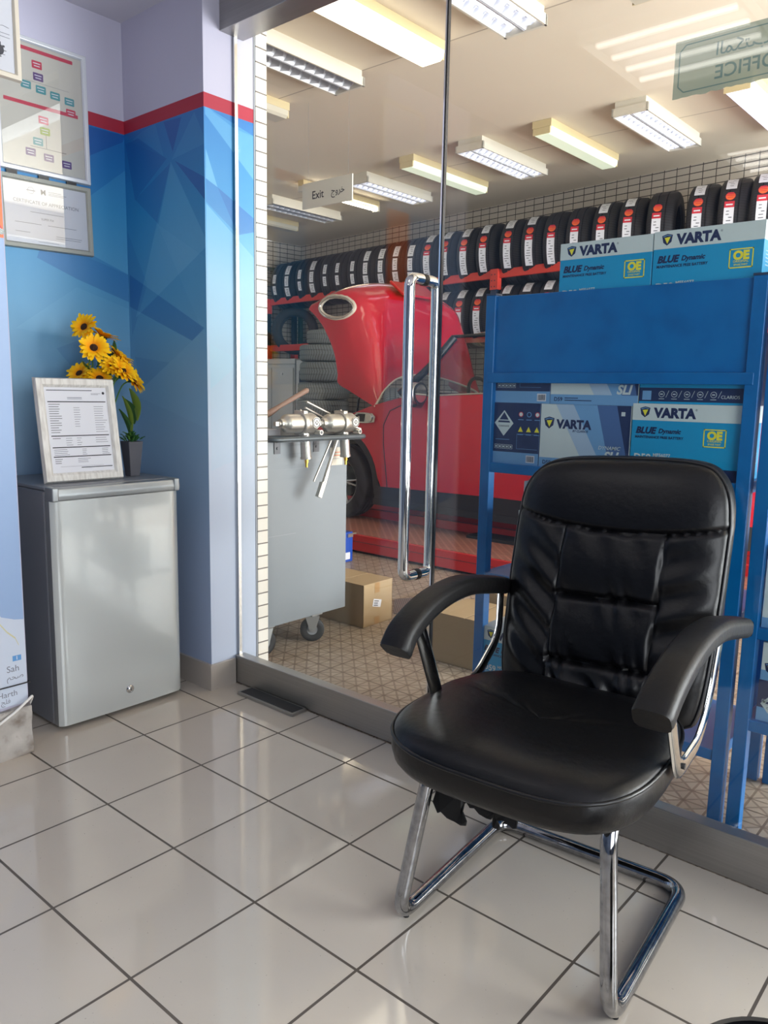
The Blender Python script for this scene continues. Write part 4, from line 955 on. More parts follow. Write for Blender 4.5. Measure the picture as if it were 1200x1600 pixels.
# bracket tray in front of the cart that holds the wrenches
tr = MB(); op = fillet([(.002, .0, 0), (.125, .0, 0), (.125, .585, 0), (.002, .585, 0)], .035, 5, True)
tr.box((.002, .004, .985), (.034, .581, .991), 'traygrey').box((.109, .03, .985), (.125, .555, .991), 'traygrey')
ring = [(p.x, p.y, .997) for p in op]; tr.tube(ring, .011, 'traygrey', 10, closed=True)
tr.build('tool_tray', ct)
for y in (.135, .375): MB().box((0, y-.018, .925), (.004, y+.018, .985), 'dark_metal').cyl((.004, y, .95), (.008, y, .95), .006, 'dark_metal').build('tray_bracket', ct)
MB().box((0, .47, .855), (.0008, .555, .940), 'framecream').box((.0008, .475, .90), (.0012, .55, .903), 'orangeink').box((.0008, .475, .915), (.0012, .55, .918), 'orangeink').box((.0008, .475, .885), (.0012, .54, .887), 'greyink').build('label', ct)
def wrench(label, y0, grp='impact wrenches'):
    # axis along Y, nose towards -Y; y0 = nose tip; lies in the tray, grip hangs through it
    t = thing('impact_wrench', label, 'power tool', (-.238, y0, 1.062), 0, grp)
    ax = ((0, 0, 0), (0, 1, 0), (1, 0, 0))
    mb = MB().lathe([(.030, .0001), (.030, .020), (.045, .022), (.052, .028), (.060, .037), (.070, .041), (.140, .042), (.142, .0001)], 'silver', 40, ax); mb.build('hammer_case', t)
    mb = MB().box((-.0085, .0, -.0085), (.0085, .022, .0085), 'silver').cyl((0, .020, 0), (0, .032, 0), .0135, 'silver').build('anvil', t)
    mb = MB().lathe([(.140, .0001), (.140, .050), (.150, .053), (.166, .053), (.168, .046), (.215, .046), (.228, .040), (.236, .026), (.238, .0001)], 'silver', 40, ax)
    mb.box((-.036, .144, -.054), (.030, .17, .056), 'silver').build('motor_housing', t, bevel=.004)
    mb = MB().cyl((.047, .205, .004), (.0485, .205, .004), .024, 'silver', n=28); mb.lathe([(.0485, .018), (.0492, .018), (.0492, .022), (.0485, .022)], 'ink', 28, ((0, .205, .004), (1, 0, 0), (0, 1, 0)))
    mb.poly(((.0488, .205, .004), (0, 1, 0), (0, 0, 1)), [(-.012, 0), (0, -.012), (.012, 0), (0, .012)], 'ink'); mb.poly(((.0491, .205, .004), (0, 1, 0), (0, 0, 1)), [(-.006, 0), (0, -.006), (.006, 0), (0, .006)], 'silver'); mb.build('badge', t)
    MB().cyl((.02, .226, -.040), (.058, .226, -.040), .011, 'silver').cyl((.058, .226, -.040), (.060, .226, -.040), .007, 'dark_metal').build('reverse_knob', t)
    MB().cyl((0, .175, .040), (0, .150, .060), .004, 'silver').build('hook', t)
    g = [(-.046, .165), (-.10, .168), (-.150, .176), (-.156, .178)]
    mb = MB().tube([(0, .180, -.045), (0, .182, -.10), (0, .186, -.150)], [.021, .023, .0235], 'silver', 22).tube([(0, .186, -.150), (0, .187, -.160)], [.026, .026], 'silver', 22); mb.build('grip', t)
    MB().cyl((0, .188, -.158), (0, .189, -.178), .009, 'brass', n=6).cyl((0, .189, -.178), (0, .190, -.198), .006, 'brass', n=12).build('air_fitting', t)
    return t
wr = wrench('silver impact wrench with brass air fitting, the one nearer the tiled jamb', .487)
copy_tree(wr, (-.238, .742, 1.060), label='silver impact wrench further from the tiled jamb, nose against the first')
tag(MB().tube([(-.33, .40, 1.055), (-.33, .54, 1.105), (-.33, .60, 1.135), (-.33, .765, 1.207)], [.017, .015, .010, .0125], 'tyre_thread', 12).tube([(-.33, .765, 1.207), (-.33, .772, 1.210)], [.0125, .006], 'tyre_thread', 12).build('mallet_handle'), 'brown wooden handle leaning up out of the cart top', 'tool handle')
for p0, p1, l in (((-.30, .735, 1.155), (-.29, .875, 1.100), 'upper thin steel bar rising between the impact wrenches'), ((-.31, .735, 1.128), (-.31, .93, 1.05), 'lower thin steel bar behind the impact wrenches'), ((-.27, .92, 1.085), (-.255, 1.02, 1.045), 'short steel bar end sticking out at the right of the tray'), ((-.262, .90, 1.065), (-.235, 1.03, 1.028), 'lowest short steel bar end at the right of the tray')):
    tag(MB().tube([p0, p1], .0055, 'silver', 10).build('steel_bar'), l, 'steel bar', 'steel bars on the cart')
tag(MB().box((-.45, .43, .9935), (-.36, .52, 1.02), 'paper').box((-.43, .55, .9935), (-.35, .62, 1.03), 'paper').build('rag'), 'bits of white rag on the cart top', 'rag')
for p0, p1, r, l in (((-.205, .845, 1.0), (-.205, .735, .755), .0085, 'thick steel lever with a square foot hanging down from the tray'), ((-.215, .850, 1.0), (-.21, .768, .785), .006, 'slim steel lever hanging right of the thick one'), ((-.22, .825, 1.0), (-.215, .70, .80), .005, 'thin steel rod hanging left of the other levers')):
    mb = MB().tube([p0, p1], r, 'silver', 10)
    if r > .008: mb.box((p1[0]-.010, p1[1]-.012, p1[2]-.03), (p1[0]+.010, p1[1]+.012, p1[2]+.04), 'silver', rot=(math.radians(-24), 0, 0))
    tag(mb.build('tyre_lever'), l, 'lever', 'tyre levers hanging at the cart')

# ------------------------------------------------------------ cardboard boxes and bits on the workshop floor
def cardbox(label, w_, d_, h_, loc, rz, flaps=False, sticker=False):
    t = thing('cardboard_box', label, 'cardboard box', loc, rz, 'cardboard boxes on the workshop floor'); th = .004
    mb = MB().box((0, 0, 0), (w_, d_, th), 'card').box((0, 0, 0), (w_, th, h_), 'card').box((0, d_-th, 0), (w_, d_, h_), 'card').box((0, 0, 0), (th, d_, h_), 'card').box((w_-th, 0, 0), (w_, d_, h_), 'card')
    mb.build('carton_body', t)
    MB().box((.001, 0, h_), (w_*.49, d_, h_+.003), 'card').build('flap', t); MB().box((w_*.51, 0, h_), (w_-.001, d_, h_+.003), 'card').build('flap', t)
    if sticker:
        MB().box((w_+.0001, d_*.42-.01, h_*.99-.05), (w_+.0008, d_*.42+.03, h_), 'tape').build('tape', t); MB().box((w_+.0001, d_*.42-.01, .001), (w_+.0008, d_*.42+.03, .04), 'tape').build('tape', t)
        s_ = MB().box((w_+.0005, d_*.32, h_*.42), (w_+.0013, d_*.60, h_*.60), 'paper', rot=(math.radians(-14), 0, 0)); fr_ = ((w_+.0014, d_*.34, h_*.47), (0, 1, -.2), (0, .2, 1))
        bars(s_, fr_, 0, .022, 3, .011, .04, 'ink', .0045, 3, .0003); s_.build('address_label', t)
    return t
cardbox('taped cardboard box with a white sticker standing beside the tool cart', .34, .235, .222, (-.632, 1.128, 0), math.radians(1), sticker=True)
cardbox('open cardboard box on the floor beside the left post of the blue shelf', .36, .30, .225, (.245, 1.00, 0), math.radians(2))
cardbox('cardboard box behind the blue shelf, seen above the lower board', .50, .35, .262, (.325, 1.345, 0), math.radians(0))
tag(MB().prism([(-.53, 1.67, 0), (-.345, 1.44, 0), (-.255, 1.527, 0), (-.30, 1.56, 0), (-.443, 1.856, 0)], (0, 0, .006), 'csteel').build('checker_plate'), 'small grey checker plate lying on the workshop floor', 'metal plate')
bt = thing('blue_case', 'blue box with silver catches standing on the floor behind the tool cart', 'case', (-1.535, 2.10, 0))
MB().box((-.12, 0, 0), (.10, .18, .215), 'bluetool').build('case_body', bt, bevel=.004); MB().box((.10, .02, .02), (.103, .15, .07), 'paper').build('label', bt)
MB().box((.10, .12, .18), (.112, .17, .205), 'silver').cyl((.10, .17, .20), (.125, .19, .205), .006, 'silver').build('catch', bt)

# ============================================================ CAR LIFT AND CAR
lf = thing('car_lift', 'red low car lift with checker plate runways under the car', 'car lift', (0, 0, 0))
for k, (y0, y1) in enumerate(((2.50, 3.22), (4.15, 4.78))):
    r = MB().box((-3.4, y0, .022), (1.6, y1, .140), 'platred').box((-3.36, y0+.03, .139), (1.56, y1-.03, .143), 'checker').box((-3.4, y0-.002, .088), (1.6, y0, .092), 'dark_metal')
    r.build('runway', lf, bevel=.003, seg=1)
    MB().box((-3.38, y0+.04, 0), (1.58, y1-.04, .022), 'rubber').build('base_skid', lf)
MB().box((-3.4, 3.22, .06), (1.6, 3.27, .205), 'platred').build('wheel_guard', lf)
MB().box((-.95, 3.0, .143), (-.40, 3.20, .165), 'rubber').build('lift_pad', lf)

YN, YC = 2.95, 3.77
car = thing('car', 'red compact car with cream roof and raised bonnet on the red lift', 'car', (0, 0, .143))
ZG = .143
def V(x, y, z): return (x, y, z-ZG)
FX, RX, WZ = -2.25, .27, .453
def sill(x): return .455 if x < -1.75 else .455+.02*(x+1.75)/1.0 if x < -.7 else .475
def top(x):
    if x < -1.9: return .955+(1.095-.955)*min(1, max(0, (x+2.3)/.4))
    if x < -1.6: return 1.095+(1.165-1.095)*(x+1.9)/.3
    return 1.165+.045*min(1, (x+1.6)/.9)
def arch(x, r=.455):
    z = 0
    for c in (FX, RX):
        if abs(x-c) < r: z = max(z, WZ+math.sqrt(r*r-(x-c)**2))
    return z
def side_y(x, z):
    k = (z-.72)/.5; y = YN+.035*k*k+.02*max(0, k)**2
    y += .16*max(0, (-x-2.45)/.5)**2 + .14*max(0, (x-.75)/.45)**2
    return y
XS = []
x = -2.88
while x < 1.16: XS.append(x); x += .03
for nm, sg in (('near', 1), ('far', -1)):
    def yy(y): return y if sg == 1 else 2*YC-y
    def side_fn(a, b):
        i = a*(len(XS)-1); x = XS[min(int(round(i)), len(XS)-1)]; z0 = max(sill(x), arch(x)); z1 = max(top(x), z0+.02); z = z0+(z1-z0)*b; return V(x, yy(side_y(x, z)), z)
    MB().grid(side_fn, len(XS)-1, 14, 'carred').build('side_panel', car)
    def lip(a, b):
        x = -2.88+a*4.04; z0 = max(sill(x), arch(x)); zz = z0*(1-b)+max(.33, arch(x, .40))*b; return V(x, yy(side_y(x, zz)+.004+.0*b), zz)
    MB().grid(lip, 160, 3, 'cladding').build('lower_cladding', car)
    MB().box(V(-1.86, min(yy(YN+.02), yy(YN+.14)), .30), V(-.16, max(yy(YN+.02), yy(YN+.14)), .35), 'cladding').build('sill', car)
    # shoulder / belt line, pillars, glass, roof rail
    def green_y(x, z): return yy(3.0+.30*((z-1.18)/.42)**1.15*.9) if z > 1.18 else yy(3.0)
    belt = [V(-1.62+k*.1, yy(side_y(-1.62+k*.1, top(-1.62+k*.1))+.004), top(-1.62+k*.1)+.006) for k in range(26)]
    MB().tube(belt, .008, 'chrome', 8).build('belt_trim', car)
    MB().grid(lambda a, b: V(-1.80+a*2.7, yy(side_y(-1.8+a*2.7, top(-1.8+a*2.7))+b*.035), top(-1.8+a*2.7)+.012*b), 40, 2, 'carblack').build('shoulder', car)
    A0, A1 = Vector((-1.58, 3.02, 1.215)), Vector((-1.26, 3.205, 1.622)); Rf = Vector((.42, 3.235, 1.62)); Rb = Vector((.85, 3.05, 1.23))
    def gl(a, b):
        lo = A0.lerp(Rb, a); hi = A1.lerp(Rf, a); lo.z = top(lo.x)+.01; p = lo.lerp(hi, b); p.y += -.03*math.sin(PI*b)*.6; return V(p.x, yy(p.y), p.z)
    MB().grid(gl, 24, 8, 'carglass').build('side_window', car)
    pil = [V(A0.x-.05, yy(A0.y-.01), A0.z-.02), V(-1.41, yy(3.085), 1.40), V(A1.x, yy(A1.y-.005), A1.z+.005)]
    MB().tube(bez(pil, 6), .030, 'carblack', 12).build('windscreen_pillar', car)
    q = MB()
    for xa, xb, wd in ((-.42, -.36, .05), (.50, .40, .07)):
        a = (xa-A0.x)/(Rb.x-A0.x); q.grid(lambda s_, b, a=a, wd=wd: (lambda p: (p[0], p[1]+(-.006 if sg == 1 else .006), p[2]))(gl(min(1, a+(s_-.5)*wd), b)), 2, 8, 'carblack')
    q.build('door_pillars', car)
    MB().tube(bez([V(A1.x-.02, yy(A1.y+.005), A1.z+.012), V(-.6, yy(3.205), 1.640), V(-.1, yy(3.21), 1.640), V(.42, yy(3.225), 1.62)], 6), .013, 'carblack', 10).build('roof_rail', car)
    # side scuttle with indicator
    ys = yy(side_y(-1.98, 1.0)-.008); s_ = MB()
    e_ = -.012 if sg == 1 else .012
    s_.prism([V(-2.16, ys, .955), V(-1.93, ys, .955), V(-1.84, ys, .965), V(-1.83, ys, 1.01), V(-1.86, ys, 1.035), V(-1.95, ys, 1.04), V(-2.03, ys, 1.038)], (0, e_, 0), 'chrome')
    s_.prism([V(-2.12, ys+e_, .966), V(-1.95, ys+e_, .966), V(-1.94, ys+e_, 1.028), V(-2.01, ys+e_, 1.028)], (0, e_*.3, 0), 'carblack')
    s_.prism([V(-2.07, ys+e_*1.3, .975), V(-1.99, ys+e_*1.3, .975), V(-1.995, ys+e_*1.3, 1.012)], (0, e_*.3, 0), 'chrome'); sc = s_.build('side_scuttle', car)
    MB().cyl(V(-1.895, ys+e_, 1.0), V(-1.895, ys+e_*1.8, 1.0), .036, 'chrome').cyl(V(-1.895, ys+e_*1.8, 1.0), V(-1.895, ys+e_*2.1, 1.0), .030, 'headlens').build('indicator_lamp', sc)
    # door seams, handle
    dk = 'piping'
    sm_ = MB().tube([V(x_, yy(side_y(x_, z_)-.001), z_) for x_, z_ in [(-1.70, .46), (-1.715, .62), (-1.74, .80), (-1.75, .95), (-1.70, 1.06), (-1.58, 1.11), (-1.45, 1.125)]], .0035, dk, 6).tube([V(x_, yy(side_y(x_, z_)-.001), z_) for x_, z_ in [(-.42, .48), (-.42, .8), (-.40, 1.19)]], .0035, dk, 6)
    sm_.build('door_seam', car)
    MB().tube(fillet([V(-.62, yy(YN+.01), 1.04), V(-.62, yy(YN-.035), 1.04), V(-.44, yy(YN-.035), 1.04), V(-.44, yy(YN+.01), 1.04)], .02, 4), .010, 'chrome', 10).build('door_handle', car)
    # wing mirror
    my = -1 if sg == 1 else 1; yb = yy(2.98)
    mi = MB(); base_y = yy(2.86)
    def mir(a, b):
        th = a*2*PI; ph = b*PI; r = (.10, .085, .085); c = Vector((-1.36, base_y, 1.20)); p = Vector((math.sin(ph)*math.cos(th)*.085, math.sin(ph)*math.sin(th)*.105, math.cos(ph)*.082)); p.x = min(p.x, .045)
        return V(*(c+p))
    mi.grid(mir, 28, 16, 'rim'); mi.build('mirror_shell', car)
    mo = MB().cyl(V(-1.318, base_y, 1.20), V(-1.308, base_y, 1.20), .078, 'carblack', n=28).cyl(V(-1.31, base_y, 1.20), V(-1.304, base_y, 1.20), .066, 'chrome', n=28).lathe([(0, .070), (.006, .070), (.006, .082), (0, .082)], 'carblack', 28, (V(-1.312, base_y, 1.20), (1, 0, 0), (0, 1, 0)))
    mo.build('mirror_glass', car)
    MB().tube([V(-1.38, yb, 1.17), V(-1.37, (yb+base_y)/2, 1.12), V(-1.37, base_y, 1.13)], .035, 'carblack', 12).build('mirror_stalk', car)
# roof, windscreen, rear, underbody
def roof(a, b):
    x = -1.29+a*1.78; v = 2*b-1; w_ = .56-.02*a; y = YC+v*w_; z = 1.722-.012*(1-a)-.012*(2*a-1)**2-.040*v*v-.012*abs(v)**6-.035*max(0, .12-a)/.12
    return V(x, y, z)
MB().grid(roof, 20, 24, 'carroof').build('roof', car)
def wind(a, b):
    v = 2*a-1; x0 = -1.60-.20*(1-v*v); z0 = 1.215+.01*(1-v*v); x1 = -1.28-.03*(1-v*v); z1 = 1.63+.05*(1-v*v); y0 = YC+v*.75; y1 = YC+v*.54
    return V(x0+(x1-x0)*b, y0+(y1-y0)*b, z0+(z1-z0)*b)
MB().grid(wind, 20, 8, 'carglass').build('windscreen', car)
MB().grid(lambda a, b: V(.49+.42*b-.03*math.sin(PI*a), YC+(2*a-1)*(.53+.2*b), 1.61-.40*b+.03*math.sin(PI*a)*(1-b)), 16, 6, 'carglass').build('rear_window', car)
MB().grid(lambda a, b: V(.90+.17*math.sin(PI*(b*.8+.1))-.06*(2*a-1)**4, YC+(2*a-1)*.78, 1.21-.85*b), 16, 10, 'carred').build('tailgate', car)
MB().grid(lambda a, b: V(-2.90-.06*(1-(2*a-1)**2)-.05*math.sin(PI*b), YC+(2*a-1)*.68, .34+.56*b), 16, 8, 'carred').build('front_bumper', car)
MB().box(V(-2.7, 3.10, .32), V(.85, 4.44, .38), 'cladding').build('underbody', car)
MB().box(V(-2.75, 3.12, .60), V(-1.62, 4.42, .90), 'carblack').box(V(-2.55, 3.4, .90), V(-1.95, 4.1, 1.0), 'cladding').build('engine_bay', car, bevel=.02)
MB().grid(lambda a, b: V(-1.86+.28*b-.10*(1-(2*a-1)**2), YC+(2*a-1)*.74, 1.06+.15*b), 16, 3, 'carblack').build('cowl', car)
for y in (YC-.36, YC+.36):
    st_ = MB().box(V(-.85, y-.24, .62), V(-.35, y+.24, .80), 'seatblack').box(V(-.42, y-.23, .75), V(-.28, y+.23, 1.24), 'seatblack', rot=(0, math.radians(14), 0))
    st_.box(V(-.30, y-.13, 1.27), V(-.20, y+.13, 1.46), 'seatblack'); st_.build('seat', car, bevel=.045, seg=3)
MB().box(V(-1.60, YC-.70, .95), V(-1.28, YC+.70, 1.16), 'seatblack').build('dashboard', car, bevel=.04, seg=3)
sw = MB(); ctr = Vector(V(-1.12, YC-.36, 1.16)); nrm = Vector((.93, 0, .36)); u_, v_ = sm_axis(nrm)
sw.tube([ctr+(u_*math.cos(a*PI/16)+v_*math.sin(a*PI/16))*.18 for a in range(32)], .014, 'seatblack', 8, closed=True).cyl(ctr-nrm*.02, ctr+nrm*.02, .06, 'seatblack').tube([ctr-u_*.17, ctr+u_*.17], .012, 'seatblack', 8).build('steering_wheel', car)
# wheels
def wheel(x, y, out):
    rw = MB(); o = ((x, y, WZ-ZG), (0, out, 0), (1, 0, 0))
    prof = [(-.10, .205), (-.105, .24), (-.10, .285), (-.085, .303), (-.06, .310), (-.052, .3095), (-.05, .303), (-.042, .303), (-.04, .310), (-.008, .310), (-.006, .303), (.006, .303), (.008, .310), (.04, .310), (.042, .303), (.05, .303), (.052, .3095), (.06, .310), (.085, .303), (.10, .285), (.105, .24), (.10, .205)]
    rw.lathe(prof, 'tyre', 64, o); tyre = rw.build('tyre', car)
    rm = MB().lathe([(-.09, .205), (-.08, .19), (.06, .185), (.085, .195), (.098, .207), (.10, .205), (.092, .192), (.07, .176), (.02, .172)], 'rim', 48, o)
    ax = Vector((0, out, 0)); c = Vector((x, y, WZ-ZG))
    for k in range(5):
        for d_ in (-.13, .13):
            a = 2*PI*k/5+d_; a2 = 2*PI*k/5+d_*.35
            p = c+ax*.075+Vector((math.cos(a), 0, math.sin(a)))*.185; q = c+ax*.062+Vector((math.cos(a2), 0, math.sin(a2)))*.035
            rm.tube([q, p], [.013, .010], 'rim', 8)
    rm.cyl(c+ax*.03, c+ax*.075, .05, 'rim').cyl(c-ax*.02, c+ax*.0, .13, 'dark_metal'); rm.build('rim', car)
for x in (FX, RX):
    wheel(x, YN+.125, -1); wheel(x, 2*YC-YN-.125, 1)
# raised bonnet (clamshell with the lamp rings in it)
PR = {0: [(-1.87, 1.085), (-2.14, 1.205), (-2.275, 1.27), (-2.285, 1.36), (-2.33, 1.53), (-2.43, 1.70), (-2.53, 1.81), (-2.63, 1.885)],
      .10: [(-1.86, 1.14), (-2.00, 1.35), (-2.09, 1.50), (-2.14, 1.62), (-2.19, 1.76), (-2.26, 1.90), (-2.38, 1.98), (-2.62, 1.93)],
      .20: [(-1.885, 1.235), (-1.93, 1.42), (-1.98, 1.60), (-2.03, 1.73), (-2.08, 1.86), (-2.15, 1.975), (-2.32, 2.055), (-2.56, 1.98)],
      .50: [(-2.03, 1.36), (-2.045, 1.52), (-2.06, 1.68), (-2.08, 1.82), (-2.11, 1.95), (-2.17, 2.06), (-2.34, 2.15), (-2.66, 2.10)]}
YS = {0: 2.985, .10: 3.02, .20: 3.13, .50: YC}
def catm(L, t):
    n = len(L)-1; i = min(int(t*n), n-1); k = t*n-i; a, b, c, d = L[max(i-1, 0)], L[i], L[i+1], L[min(i+2, n)]
    f = lambda a, b, c, d: .5*((2*b)+(-a+c)*k+(2*a-5*b+4*c-d)*k*k+(-a+3*b-3*c+d)*k**3)
    return tuple(f(a[j], b[j], c[j], d[j]) for j in range(len(a)))
def brow(n):
    if n > 4: n = 8-n
    if n == 3: return None
    return [0, .10, .20, None, .50][n]
def bonnet(a, b):
    rows = []
    for n in range(9):
        k = brow(n)
        if k is None:
            p, q = catm(PR[.20], a), catm(PR[.50], a); r = (p[0]*.28+q[0]*.72, 3.42, p[1]*.28+q[1]*.72)
        else: p = catm(PR[k], a); r = (p[0], YS[k], p[1])
        rows.append((r[0], r[1] if n <= 4 else 2*YC-r[1], r[2]))
    x, y, z = catm(rows, b); return V(x, y, z)
HC, HR = (-2.335, 1.89-ZG), (.178, .092)
def inhole(a, b):
    p = bonnet(a, b); t = b if b <= .5 else 1-b
    if t > .30: return False
    dx, dz = p[0]-HC[0], p[2]-HC[1]; rx = dx*.97-dz*.12; rz = dx*.12+dz*.97
    return (rx/HR[0])**2+(rz/HR[1])**2 < 1
bm_ = MB().grid(bonnet, 120, 160, 'carred', skip=inhole)
bo = bm_.build('bonnet', car)
so = bo.modifiers.new('shell', 'SOLIDIFY'); so.thickness = .012; so.offset = 0
# ring points: search the surface for points on the ellipse
for side_ in (0, 1):
    pts = []
    for k in range(40):
        th = 2*PI*k/40; rx, rz = HR[0]*math.cos(th), HR[1]*math.sin(th); tx_ = HC[0]+rx*.97+rz*.12; tz_ = HC[1]-rx*.12+rz*.97
        best = min(((bonnet(a/60, b/200) , (a, b)) for a in range(24, 61, 2) for b in range(0, 56, 2)), key=lambda q: (q[0][0]-tx_)**2+(q[0][2]-tz_)**2)[0]
        pts.append((tx_*.8+best[0]*.2, (best[1] if side_ == 0 else 2*YC-best[1]), tz_*.8+best[2]*.2))
    ys_ = [p[1] for p in pts]; pts = [(p[0], sum(ys_[(i+j) % 40] for j in range(-3, 4))/7, p[2]) for i, p in enumerate(pts)]
    MB().tube(pts, .018, 'framecream', 10, closed=True).tube([(p[0]+(HC[0]-p[0])*.02, p[1]-(.012 if side_ == 0 else -.012), p[2]+(HC[1]-p[2])*.02) for p in pts], .010, 'chrome', 8, closed=True).build('headlamp_ring', bo)
sc_ = MB().box((-2.22, YC-.25, 2.075-ZG), (-2.02, YC+.25, 2.10-ZG), 'carred', rot=(0, math.radians(38), 0)); sc_.build('bonnet_scoop', bo, bevel=.01)
rear = [bonnet(0, k/40) for k in range(41)]
MB().tube(rear, .010, 'framecream', 8).build('bonnet_edge_seal', bo)
MB().tube([V(-2.20, 3.12, .95), V(-2.10, 3.10, 1.45)], .010, 'carblack', 8).build('gas_strut', bo)

# ============================================================ TYRE RACK (runs along the far wall; local x along the wall, -y towards the room)
RK = (FW0.x, FW0.y, 0)
def on_wall(u, off, z):   # u along the far wall, off in front of it
    p = FW0 + FWD*u - FWN*off; return (p.x, p.y, z)
rack = thing('tyre_rack', 'long red-beamed tyre rack along the far tiled wall', 'rack', RK, FWA)
LX = 9.6
for z, L_ in ((2.385, LX), (1.745, LX)):
    for y in (-.66, -.24):
        MB().box((.075, y, z), (LX, y+.035, z+.085), 'racking').build('beam', rack, bevel=.003, seg=1)
for u in (.08, 4.26, 7.2, 9.6):
    for y in (-.675, -.22):
        p = MB().box((u, y, 0), (u+.075, y+.05, 2.30), 'rackblue')
        p.box((u-.0005 if u > .1 else u, y-.012, 2.27), (u+.10, y+.05, 2.475), 'racking').box((u, y-.012, 1.64), (u+.10, y+.05, 1.83), 'racking')
        for zz in (2.30, 2.36, 2.42):
            for dx in (.022, .062): p.cyl((u+dx, y-.0125, zz), (u+dx, y-.0135, zz), .007, 'ink', n=8)
        p.build('upright', rack)

# tyre prototype, axle along local x, origin at the centre
def tyre_mesh(R=.315, W=.205, m='tyre', tread=True):
    h = W/2; rim = R*.62
    prof = [(-h*.80, rim), (-h*.95, rim+.012), (-h*1.0, R*.80), (-h*.97, R*.90), (-h*.88, R*.955), (-h*.74, R*.99)]
    gs = [-.44, -.15, .15, .44]
    for g in gs:
        x = g*W; prof += [(x-.006, R*(1-.012*(abs(g) > .3))), (x-.004, R-.008), (x+.004, R-.008), (x+.006, R*(1-.012*(abs(g) > .3)))] if abs(x) < h*.72 else []
    prof += [(h*.74, R*.99), (h*.88, R*.955), (h*.97, R*.90), (h*1.0, R*.80), (h*.95, rim+.012), (h*.80, rim)]
    inner = [(h*.72, rim+.03), (h*.78, R*.85), (0, R*.93), (-h*.78, R*.85), (-h*.72, rim+.03)]
    mb = MB(); mb.lathe(prof+inner, m, 72, ((0, 0, 0), (1, 0, 0), (0, 1, 0)), closed=True); return mb
def arc_patch(mb, R, x0, x1, a0, a1, m, n=8):
    # angle measured from the -y side up
    f = lambda a, b: (x0+(x1-x0)*b, -math.cos(math.radians(a0+(a1-a0)*a))*R, math.sin(math.radians(a0+(a1-a0)*a))*R)
    mb.grid(f, n, 1, m)
def disc_patch(mb, R, xc, ac, r, m):
    vs = [(xc, -math.cos(math.radians(ac))*R, math.sin(math.radians(ac))*R)]
    for k in range(20):
        t_ = 2*PI*k/20; a = math.radians(ac)+math.sin(t_)*r/R; vs.append((xc+math.cos(t_)*r, -math.cos(a)*R, math.sin(a)*R))
    mb.add(vs, [(0, 1+k, 1+(k+1) % 20) for k in range(20)], m)
def arc_lines(mb, R, x0, x1, a0, a1, n, seed):
    rg = random.Random(seed)
    for k in range(n):
        a = a0+(a1-a0)*(k+.5)/n; w_ = (x1-x0)*rg.uniform(.35, .8); xs = x0+(x1-x0-w_)*rg.random(); arc_patch(mb, R, xs, xs+w_, a-.5, a+.5, 'ink', 1)
def make_tyre(kind, m, label):
    t = thing('tyre', label, 'tyre', (0, 0, 0), FWA, 'tyres on the top shelf of the rack'); R = .320
    tyre_mesh(R, .236, m).build('tyre_body', t); xo = -.030
    L = R+.0015
    if kind == 'white':
        for a0, a1, wd in ((16, 42, .07), (-12, 12, .06), (-36, -15, .07)):
            mb = MB(); arc_patch(mb, L, xo-wd/2, xo+wd/2, a0, a1, 'paper'); arc_lines(mb, L+.0006, xo-wd*.4, xo+wd*.4, a0+3, a1-3, 4, int(a1)+9); mb.build('sticker', t)
    elif kind == 'low':
        for a0, a1 in ((2, 24), (-25, -4)):
            mb = MB(); arc_patch(mb, L, xo-.025, xo+.025, a0, a1, 'paper'); arc_lines(mb, L+.0006, xo-.02, xo+.02, a0+3, a1-3, 4, int(a1)+5); mb.build('sticker', t)
    else:
        mb = MB(); arc_patch(mb, L, xo-.04, xo+.04, 38 if kind == 'red' else 36, 68, 'paper'); arc_lines(mb, L+.0006, xo-.03, xo+.03, 42, 62, 4, 3)
        if kind != 'redplain': mb.build('price_sticker', t)
        mb = MB(); disc_patch(mb, L+.0004, xo+.002, 25, .037, 'red'); disc_patch(mb, L+.0010, xo+.002, 24.6, .0325, 'orangeink')
        arc_patch(mb, L+.0016, xo-.028, xo+.030, 25.2, 26.6, 'red', 1); arc_patch(mb, L+.0016, xo-.020, xo+.024, 22.4, 23.4, 'red', 1); arc_patch(mb, L+.0016, xo-.022, xo+.024, 27.6, 31, 'red', 1); mb.build('round_sticker', t)
        mb = MB(); arc_patch(mb, L, xo-.037, xo+.037, 8, 17, 'red', 3); arc_patch(mb, L, xo-.037, xo+.037, -36, 8, 'paper', 10); arc_patch(mb, L+.0006, xo-.025, xo+.025, 11, 13, 'paper', 1)
        arc_lines(mb, L+.0006, xo-.030, xo+.030, -33, 5, 9, 8); mb.build('size_sticker', t)
    return t
TZ = 2.655
# positions along the wall from the photograph; which sticker set and rubber tone each tyre shows
TX = [.41, .70, 1.0, 1.27, 1.54, 1.81, 2.09, 2.37, 2.63, 2.87, 3.09, 3.36, 3.63, 3.93, 4.19, 4.51, 4.78, 5.04, 5.31, 5.59, 5.85, 6.13, 6.50, 6.76, 6.99]
KD = ['low', 'white', 'low', 'white', 'low', 'low', 'low', 'white', 'white', 'white', 'white', 'red', 'red', 'red', 'red', 'red', 'red', 'redplain', 'redplain', 'red', 'red', 'redplain', 'red', 'red', 'red']
TN = ['tyre']*25
for _ in range(60):
    for i in range(24):
        g_ = .258-(TX[i+1]-TX[i])
        if g_ > 0: TX[i] -= g_/2; TX[i+1] += g_/2
protos = {}
ORD = ['first', 'second', 'third', 'fourth', 'fifth', 'sixth', 'seventh', 'eighth', 'ninth', 'tenth', 'eleventh', 'twelfth', 'thirteenth', 'fourteenth', 'fifteenth', 'sixteenth', 'seventeenth', 'eighteenth', 'nineteenth', 'twentieth', 'twenty-first', 'twenty-second', 'twenty-third', 'twenty-fourth', 'twenty-fifth']
